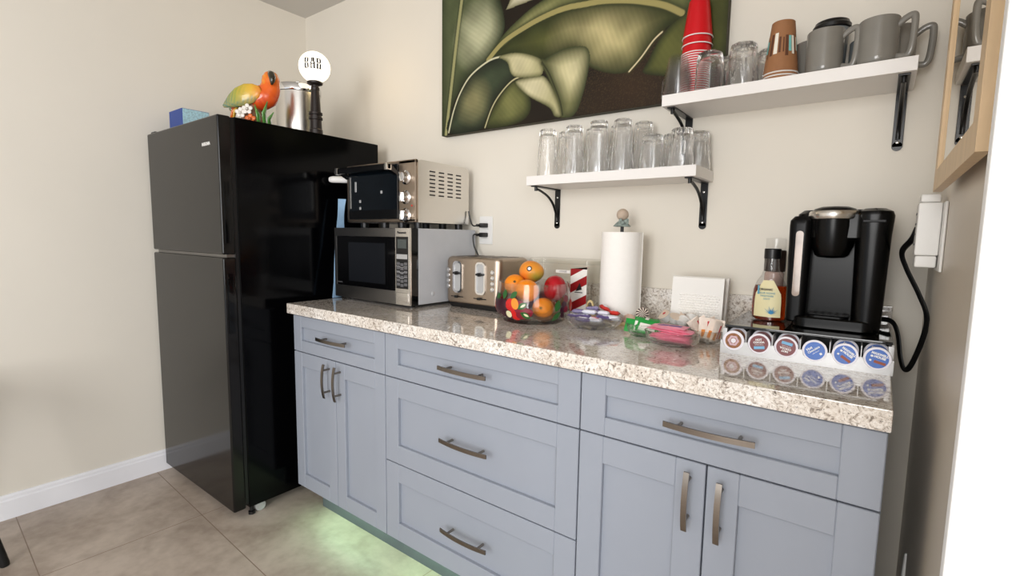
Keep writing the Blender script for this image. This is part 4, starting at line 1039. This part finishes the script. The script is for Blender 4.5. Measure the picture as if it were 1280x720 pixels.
GU = 'upturned clear tumblers on the upper shelf'
def sqtumbler(label, loc, r, h):
    t = thing('drinking_glass', label, 'glass', loc, .4, GU)
    mod = lambda a, z, k: 1+.05*math.cos(4*a)
    MB().lathe([(r, 0), (r*.99, h*.5), (r*.93, h*.85), (r*.84, h*.97), (r*.70, h), (.0005, h-.004), (.0005, h-.016), (r*.62, h-.018), (r*.82, h-.028), (r*.90, h*.5), (r-.003, 0)], 56, mod=mod, close=True).build('glass_body', glass_m, t, angle=40)
sqtumbler('smooth rounded-square clear tumbler in front of the red cups on the upper shelf', (2.385, -.135, SU), .0385, .120)
hh_ = tumbler('drinking_glass', 'large fluted clear tumbler left of the brown paper cups', (2.478, -.138, SU), .0455, .036, .122, GU, 10, .06)
hh_['category'] = 'glass'
dup(hh_, (2.425, -.048, SU), .3, 'fluted clear tumbler in the back row behind the rounded-square glass')
dup(hh_, (2.532, -.046, SU), .3, 'fluted clear tumbler in the back row behind the brown paper cups')

# stacked cups, rims down
def cup_shell(r0, r1, h, wall=.0008, lip=.0016):
    return [(r0+lip, 0), (r0+lip*1.4, .0012), (r0+lip, .0026), (r0, .003), (r1, h-.003), (r1-.002, h), (.0005, h), (.0005, h-.002), (r1-.003, h-.004), (r0-wall, .002), (r0-wall, 0)]
cc = None
for k in range(9):
    z = SU+.0062*k; lb = 'clear plastic cup, %s in the clear stack left of the red cups' % ('bottom' if k == 0 else 'topmost' if k == 8 else ords[8-k]+' from the top')
    if cc is None:
        cc = thing('plastic_cup', lb, 'cup', (2.293, -.152, z), 0, 'stacked clear plastic cups')
        MB().lathe(cup_shell(.0425, .0285, .074), 40, close=True).build('cup_body', clear_cup, cc, angle=50)
    else: dup(cc, (2.293+.0002*k, -.152, z), 0, lb)
rc = None
on = ['topmost', 'second', 'third', 'fourth', 'fifth', 'sixth', 'seventh', 'eighth', 'ninth', 'tenth', 'eleventh', 'twelfth', 'thirteenth', 'fourteenth', 'fifteenth', 'sixteenth', 'seventeenth', 'eighteenth', 'nineteenth', 'twentieth', 'twenty-first', 'twenty-second', 'twenty-third']
zs = [.0072*k for k in range(21)]+[.0072*20+.025, .0072*20+.050]
for k, z in enumerate(zs):
    lb = 'red plastic cup, %s of the tall red stack on the upper shelf' % (on[22-k]+('' if k == 22 else ' from the top'))
    if rc is None:
        rc = thing('party_cup', lb, 'cup', (2.320, -.062, SU), 0, 'stacked red party cups')
        pr = cup_shell(.0445, .0300, .116, .0009, .0018)
        MB().lathe([(.0449, .0028)]+[(.0449-(.0449-.031)*.12*i, .0028+.0132*i) for i in range(1, 8)]+[(.0306, .113), (.0285, .1155), (.0005, .1155), (.0005, .1135), (.0285, .1125), (.0437, .0028)], 44, close=True).build('cup_body', red_cup, rc, angle=50)
        MB().lathe([(.0437, 0.0002), (.0463, 0.0002), (.0472, .0014), (.0466, .003), (.0437, .0032)], 44, close=True).build('rolled_rim', cup_white, rc, angle=60)
    else: dup(rc, (2.320+.0005*max(0, k-18), -.062, SU+z), 0, lb)
pc = None
for k in range(3):
    lb = 'brown paper cup with teal and white bars, %s of its stack of three' % ('bottom', 'middle', 'topmost')[k]
    z = SU+.0088*k
    if pc is None:
        pc = thing('paper_cup', lb, 'cup', (2.577, -.14, z), 0, 'stacked brown paper cups')
        r0, r1, h = .0435, .0285, .140
        MB().lathe([(r0, .003), (r1, h-.001), (r1-.001, h), (r1-.002, h-.001), (r1-.002, h-.006), (.0005, h-.006), (.0005, h-.008), (r1-.003, h-.008), (r0-.001, .003)], 48, close=True).build('cup_body', kraft, pc, angle=50)
        MB().lathe([(r0-.001, .0002), (r0+.001, .0002), (r0+.0022, .0018), (r0+.001, .0036), (r0-.001, .0036)], 48, close=True).build('rolled_rim', cup_white, pc, angle=60)
        b = MB(); rnd = random.Random(3); a = 0
        while a < 2*PI:
            wd = rnd.choice((.08, .14, .20, .26)); zl = .050+rnd.uniform(-.010, .008); zh = .100+rnd.uniform(-.012, .008)
            R_ = lambda z_: r0+(r1-r0)*(z_-.003)/(h-.004)+.0005
            vs = [(R_(z_)*math.cos(q), R_(z_)*math.sin(q), z_) for z_ in (zl, zh) for q in (a, a+wd/2, a+wd)]
            b.add(vs, [(0, 1, 4, 3), (1, 2, 5, 4)], rnd.choice((0, 1, 1, 2, 2)))
            a += wd+rnd.choice((.03, .08, .14))
        b.build('printed_bars', [cream, teal, brown_p], pc, flat=True)
    else: dup(pc, (2.577, -.14, z), .7*k, lb)

# mugs
def mug(label, loc, rz, r=.043, h=.093, m_=mug_m):
    t = thing('coffee_mug', label, 'mug', loc, rz, 'grey mugs on the upper shelf')
    prof = [(r*.80, 0), (r*.86, .002), (r*.975, .010), (r, .02), (r, h-.002), (r-.0015, h), (r-.0035, h-.001), (r-.0042, .02), (r*.8, .008), (.0005, .007)]
    MB().lathe([(.0005, 0)]+prof, 48).build('mug_body', m_, t, angle=60)
    P = [(r-.004, 0, h*.80), (r+.012, 0, h*.90), (r+.026, 0, h*.93), (r+.031, 0, h*.84), (r+.030, 0, h*.45), (r+.026, 0, h*.20), (r+.017, 0, h*.12), (r-.004, 0, h*.16)]
    MB().tube(smooth(P, 5), .0078, 12, ry=.0062, up=(0, 1, 0)).build('handle', m_, t, angle=80)
    return t
mg1 = mug('grey mug in front of the black-lidded travel cup, handle to the right', (2.678, -.132, SU), -.25, h=.114)
dup(mg1, (2.792, -.138, SU), -.35, 'large grey mug second from the right end of the upper shelf, handle over its neighbour')
dup(mg1, (2.828, -.052, SU), -.12, 'grey mug at the back right corner, its handle overhanging the shelf end')
dup(mg1, (2.640, -.058, SU), 2.6, 'grey mug mostly hidden at the back behind the first grey mug')
mug('dark blue-grey mug at the back between the two front grey mugs', (2.762, -.052, SU), 1.9, .0345, .098, mug_in)
t = thing('travel_mug', 'grey-blue travel cup with a black lid behind the grey mugs', 'travel mug', (2.684, -.064, SU))
MB().lathe([(.0005, 0), (.030, 0), (.034, .004), (.042, .136), (.041, .137), (.0005, .137)], 44).build('cup_body', mug_in, t)
MB().lathe([(.0435, .137), (.0455, .139), (.0455, .148), (.0425, .151), (.040, .158), (.036, .160), (.034, .156), (.0005, .156)], 44).build('lid', black_pl, t)

# ---------------------------------------------------------------- painting
PS = {
 'L1': [(-0.007, 0.806), (0.285, 0.716), (0.333, 0.517), (0.353, 0.456), (0.354, 0.381), (0.273, 0.293), (0.159, 0.235), (0.073, 0.136), (0.029, 0.006), (-0.004, 0.002)],
 'L1r': [(0.153, 0.757), (0.12, 0.572), (0.086, 0.38), (0.051, 0.16), (0.026, 0.007)],
 'L1b': [(0.365, 0.467), (0.388, 0.503), (0.423, 0.548), (0.644, 0.539), (0.506, 0.473)],
 'L2u': [(0.273, 0.293), (0.354, 0.372), (0.461, 0.43), (0.551, 0.461), (0.725, 0.515), (0.962, 0.47), (1.126, 0.357), (1.1, 0.276), (0.968, 0.342), (0.807, 0.387), (0.648, 0.402), (0.474, 0.378), (0.343, 0.304)],
 'L2': [(0.292, 0.294), (0.474, 0.373), (0.649, 0.398), (0.807, 0.386), (0.968, 0.342), (1.092, 0.278), (1.027, 0.233), (0.918, 0.126), (0.767, 0.165), (0.695, 0.247), (0.524, 0.232), (0.393, 0.289)],
 'L2r': [(0.273, 0.288), (0.355, 0.344), (0.474, 0.38), (0.563, 0.397), (0.648, 0.404), (0.729, 0.397), (0.806, 0.389), (0.898, 0.368), (0.968, 0.345), (1.035, 0.316), (1.092, 0.279)],
 'L2c': [(1.092, 0.278), (1.229, 0.356), (1.242, 0.122), (1.142, 0.068), (1.055, 0.086), (0.97, 0.111), (0.982, 0.146), (1.024, 0.218)],
 'split': [(1.029, 0.234), (0.999, 0.212), (0.959, 0.166), (0.916, 0.126)],
 'L3': [(0.037, 0.014), (0.088, 0.144), (0.172, 0.243), (0.292, 0.285), (0.381, 0.282), (0.419, 0.2), (0.315, 0.111), (0.257, 0.01)],
 'L3r': [(0.044, 0.013), (0.074, 0.104), (0.117, 0.181), (0.179, 0.243), (0.279, 0.284), (0.356, 0.287)],
 'L4': [(0.257, 0.01), (0.315, 0.111), (0.413, 0.187), (0.499, 0.085), (0.453, 0.012)],
 'L4r': [(0.26, 0.01), (0.296, 0.085), (0.34, 0.137), (0.401, 0.18), (0.455, 0.189), (0.531, 0.179)],
 'L5': [(0.331, 0.289), (0.417, 0.289), (0.512, 0.257), (0.548, 0.227), (0.542, 0.177), (0.413, 0.196), (0.375, 0.26)],
 'L6': [(0.546, 0.228), (0.632, 0.255), (0.715, 0.253), (0.75, 0.236), (0.759, 0.192), (0.74, 0.093), (0.703, 0.009), (0.645, 0.009), (0.616, 0.095), (0.564, 0.193)],
 'L6r': [(0.548, 0.227), (0.581, 0.181), (0.61, 0.123), (0.636, 0.065), (0.649, 0.012)],
 'L7': [(0.42, 0.176), (0.525, 0.177), (0.568, 0.165), (0.616, 0.095), (0.645, 0.015), (0.613, 0.013), (0.585, 0.05), (0.481, 0.111)],
}
PWD, PH = 1.236, .76
NX, NZ = 480, 296
def paint_canvas():
    xs = np.linspace(0, PWD, NX); zs_ = np.linspace(0, PH, NZ)
    X, Z = np.meshgrid(xs, zs_)
    rng = np.random.RandomState(4)
    def nz(fx, fz, seed):
        r = np.random.RandomState(seed); out = np.zeros_like(X)
        for k in range(14):
            a, b_, p = r.uniform(-fx, fx), r.uniform(-fz, fz), r.uniform(0, 6.28); out += np.sin(a*X+b_*Z+p)
        return out/5
    def C(c): return np.array(lin(c)[:3])
    bg = C((30, 22, 12))[None, None, :]*(1+.25*nz(40, 40, 1)[..., None])
    spk = (rng.rand(NZ, NX) > .86)[..., None]
    img = np.where(spk & (X > .7)[..., None], C((60, 47, 25)), bg)
    warm = np.clip(1-np.hypot(X-.93, (Z-.06)*1.4)/.25, 0, 1)[..., None]*.22
    img = img*(1-warm)+C((92, 62, 34))*warm
    def inside(poly):
        r = np.zeros_like(X, bool); n = len(poly)
        for i in range(n):
            x0, z0 = poly[i]; x1, z1 = poly[(i+1) % n]
            if z0 == z1: continue
            c = ((z0 > Z) != (z1 > Z)) & (X < (x1-x0)*(Z-z0)/(z1-z0)+x0); r ^= c
        return r
    def dist(pl, closed):
        d = np.full_like(X, 9.); n = len(pl)
        for i in range(n if closed else n-1):
            a = np.array(pl[i]); b_ = np.array(pl[(i+1) % n]); v = b_-a
            tt = np.clip(((X-a[0])*v[0]+(Z-a[1])*v[1])/(v@v+1e-9), 0, 1)
            d = np.minimum(d, np.hypot(X-a[0]-tt*v[0], Z-a[1]-tt*v[1]))
        return d
    def cr(p, closed):
        out = []; n = len(p); rngi = range(n) if closed else range(n-1)
        for i in rngi:
            g = (lambda k: np.array(p[k % n])) if closed else (lambda k: np.array(p[min(max(k, 0), n-1)]))
            p0, p1, p2, p3 = g(i-1), g(i), g(i+1), g(i+2)
            for k in range(5):
                f = k/5; out.append(tuple(.5*((2*p1)+(p2-p0)*f+(2*p0-5*p1+4*p2-p3)*f*f+(3*p1-p0-3*p2+p3)*f**3)))
        if not closed: out.append(tuple(p[-1]))
        return out
    def leaf(key, dark, mid, light, hot, ang, rad=.16, sharp=.045, stripe=120, smooth_=True):
        nonlocal img
        p = cr(PS[key], True) if smooth_ else PS[key]
        ins = inside(p); d = dist(p, True)
        f = np.clip(d/sharp, 0, 1)
        col = C(dark)*(1-f[..., None])+C(mid)*f[..., None]
        h = np.clip(1-np.hypot(X-hot[0], Z-hot[1])/rad, 0, 1)*f
        s = .5+.5*np.sin(stripe*(X*math.cos(ang)+Z*math.sin(ang))*3+nz(25, 25, 5)*1.5)
        h = np.clip(h*1.25*(.9+.09*s+.16*nz(60, 60, 11)), 0, 1)[..., None]
        col = col*(1-h)+C(light)*h
        col = col*(1+.035*(s[..., None]-.5)+.12*nz(70, 70, 9)[..., None])
        img = np.where(ins[..., None], col, img)
    def line(key, wd, c, soft=.002, dark=None):
        nonlocal img
        d = dist(cr(PS[key], False), False)
        if dark is not None:
            a = np.clip(1-(d-wd)/.012, 0, 1)[..., None]*.75; img = img*(1-a)+C(dark)*a
        a = np.clip((wd-d)/soft+.5, 0, 1)[..., None]; img = img*(1-a)+C(c)*a
    leaf('L1', (38, 46, 26), (80, 88, 58), (180, 180, 146), (.23, .40), .9, .17, .07)
    line('L1r', .008, (152, 150, 104), dark=(44, 50, 28))
    leaf('L1b', (120, 116, 86), (190, 184, 152), (206, 200, 172), (.5, .5), .5, .1, .02, smooth_=False)
    leaf('L2c', (36, 42, 18), (68, 72, 32), (92, 94, 46), (1.08, .16), .6, .15, .03)
    leaf('L2u', (50, 58, 30), (96, 100, 60), (140, 138, 90), (.5, .40), .5, .25, .04)
    leaf('L2', (40, 46, 20), (86, 88, 44), (192, 180, 130), (.80, .27), .35, .25, .10)
    line('L2r', .010, (156, 146, 92), dark=(52, 56, 30))
    line('split', .0025, (214, 200, 160), dark=(60, 56, 26))
    leaf('L3', (24, 30, 20), (58, 68, 48), (128, 124, 86), (.19, .13), 1.1, .12, .06)
    line('L3r', .0035, (206, 202, 170))
    leaf('L4', (38, 42, 20), (78, 82, 44), (118, 118, 70), (.40, .09), .8, .1, .04)
    line('L4r', .0028, (190, 182, 140), dark=(34, 30, 16))
    leaf('L5', (98, 98, 62), (170, 164, 122), (204, 196, 154), (.42, .25), -.6, .12, .02)
    leaf('L6', (52, 58, 32), (132, 130, 86), (204, 196, 152), (.69, .18), .3, .13, .06)
    leaf('L7', (78, 80, 48), (170, 164, 122), (208, 200, 162), (.50, .15), -.4, .12, .02)
    line('L6r', .0032, (50, 52, 30), dark=(84, 86, 52))
    return np.clip(img, .002, .9)
img = paint_canvas()
t = thing('canvas_painting', 'large canvas painting of green banana leaves on a dark ground above the shelf', 'painting', (1.166, 0, 1.663))
MB().box(0, PWD, -.034, -.001, 0, PH, .002).build('stretched_canvas', mat('canvas_edge', (62, 58, 40), .7, 0, .2, 30), t)
me = bpy.data.meshes.new('painted_face')
xs = np.linspace(0, PWD, NX); zs_ = np.linspace(0, PH, NZ)
vv = np.zeros((NZ, NX, 3)); vv[..., 0] = xs[None, :]; vv[..., 1] = -.0346; vv[..., 2] = zs_[:, None]
idx = np.arange(NX*NZ).reshape(NZ, NX)
qf = np.stack([idx[:-1, :-1], idx[:-1, 1:], idx[1:, 1:], idx[1:, :-1]], -1).reshape(-1, 4)
me.vertices.add(NX*NZ); me.vertices.foreach_set('co', vv.ravel())
me.loops.add(qf.size); me.loops.foreach_set('vertex_index', qf.ravel().astype(np.int32))
me.polygons.add(len(qf)); me.polygons.foreach_set('loop_start', np.arange(0, qf.size, 4, dtype=np.int32))
me.update(calc_edges=True)
ca = me.color_attributes.new('paint', 'FLOAT_COLOR', 'POINT')
ca.data.foreach_set('color', np.concatenate([img, np.ones((NZ, NX, 1))], -1).astype(np.float32).ravel())
me.materials.append(colmat('oil_paint', rough=.6, bump=.15))
o = bpy.data.objects.new('painted_face', me); COL.objects.link(o); o.parent = t

# ---------------------------------------------------------------- bits at the edges of the view
t = thing('bar_stool', 'black round stool by the left wall, only one leg showing at the lower left', 'stool', (.325, -1.686, 0))
MB().lathe([(.17, .62), (.18, .63), (.18, .655), (.165, .665), (.001, .667)], 32).build('seat', black_pl, t)
for a in (1.22, 1.22+PI/2, 1.22+PI, 1.22+1.5*PI):
    c_, s_ = math.cos(a), math.sin(a)
    b = MB(); b.tube([(.235*c_, .235*s_, 0), (.233*c_, .233*s_, .01), (.11*c_, .11*s_, .625)], [.013, .015, .016], 14); b.build('leg', black_pl, t)
t = thing('curtain_rod', 'slim white rod standing low in the gap beside the right wall', 'rod', (2.9225, -.30, 0))
MB().cyl((.02, .045, .46), (0, 0, 0), .0052, 12).build('pole', white_pl, t)
MB().ball((.02, .045, .462), .0054, 10, 8).build('end_cap', white_pl, t)

# ---------------------------------------------------------------- light
def area(name, loc, target, sx, sy, power, col):
    l = bpy.data.lights.new(name, 'AREA'); l.shape = 'RECTANGLE'; l.size = sx; l.size_y = sy; l.energy = power; l.color = col
    o = bpy.data.objects.new(name, l); COL.objects.link(o); o.location = loc
    o.rotation_euler = (Vector(target)-Vector(loc)).to_track_quat('-Z', 'Y').to_euler(); return o
area('window_daylight', (2.72, -4.2, 1.5), (1.7, 0, 1.0), 1.15, 1.6, 70, (1, .985, .965))
area('left_wall_fill', (4.3, -2.9, 1.5), (0, -1.2, 1.0), 1.2, 1.4, 34, (.97, .98, 1))  # added fill lamp out of view at the right, brightens the left wall
w_ = bpy.data.worlds.new('World'); SC.world = w_; w_.use_nodes = True
w_.node_tree.nodes['Background'].inputs['Color'].default_value = (.92, .95, 1, 1); w_.node_tree.nodes['Background'].inputs['Strength'].default_value = 1.15
pl = bpy.data.lights.new('globe_glow', 'POINT'); pl.energy = .7; pl.color = (1, .72, .38); pl.shadow_soft_size = .03
po = bpy.data.objects.new('globe_glow', pl); COL.objects.link(po); po.location = (.80, -.30, 1.945)

# ---------------------------------------------------------------- camera
cam = bpy.data.cameras.new('camera'); cam.sensor_width = 36; cam.lens = 36*615.2/1280; cam.clip_start = .02
co = bpy.data.objects.new('camera', cam); COL.objects.link(co)
yaw, pit, rol = -.6388, -.104, .0172
fwd = Vector((math.sin(yaw)*math.cos(pit), math.cos(yaw)*math.cos(pit), math.sin(pit)))
rt = Vector((math.cos(yaw), -math.sin(yaw), 0)); up = rt.cross(fwd)
r2 = rt*math.cos(rol)+up*math.sin(rol); u2 = -rt*math.sin(rol)+up*math.cos(rol)
M = Matrix((r2, u2, -fwd)).transposed().to_4x4(); M.translation = Vector((2.8348, -1.7156, 1.2057))
co.matrix_world = M
SC.camera = co
SC.view_settings.view_transform = 'Standard'; SC.view_settings.look = 'None'; SC.view_settings.gamma = 1; SC.view_settings.exposure = 0
SC.view_settings.use_curve_mapping = False
SC.cycles.max_bounces = 24; SC.cycles.transmission_bounces = 20; SC.cycles.transparent_max_bounces = 160; SC.cycles.glossy_bounces = 8; SC.cycles.diffuse_bounces = 5
SC.cycles.use_denoising = True; SC.cycles.sample_clamp_indirect = 25
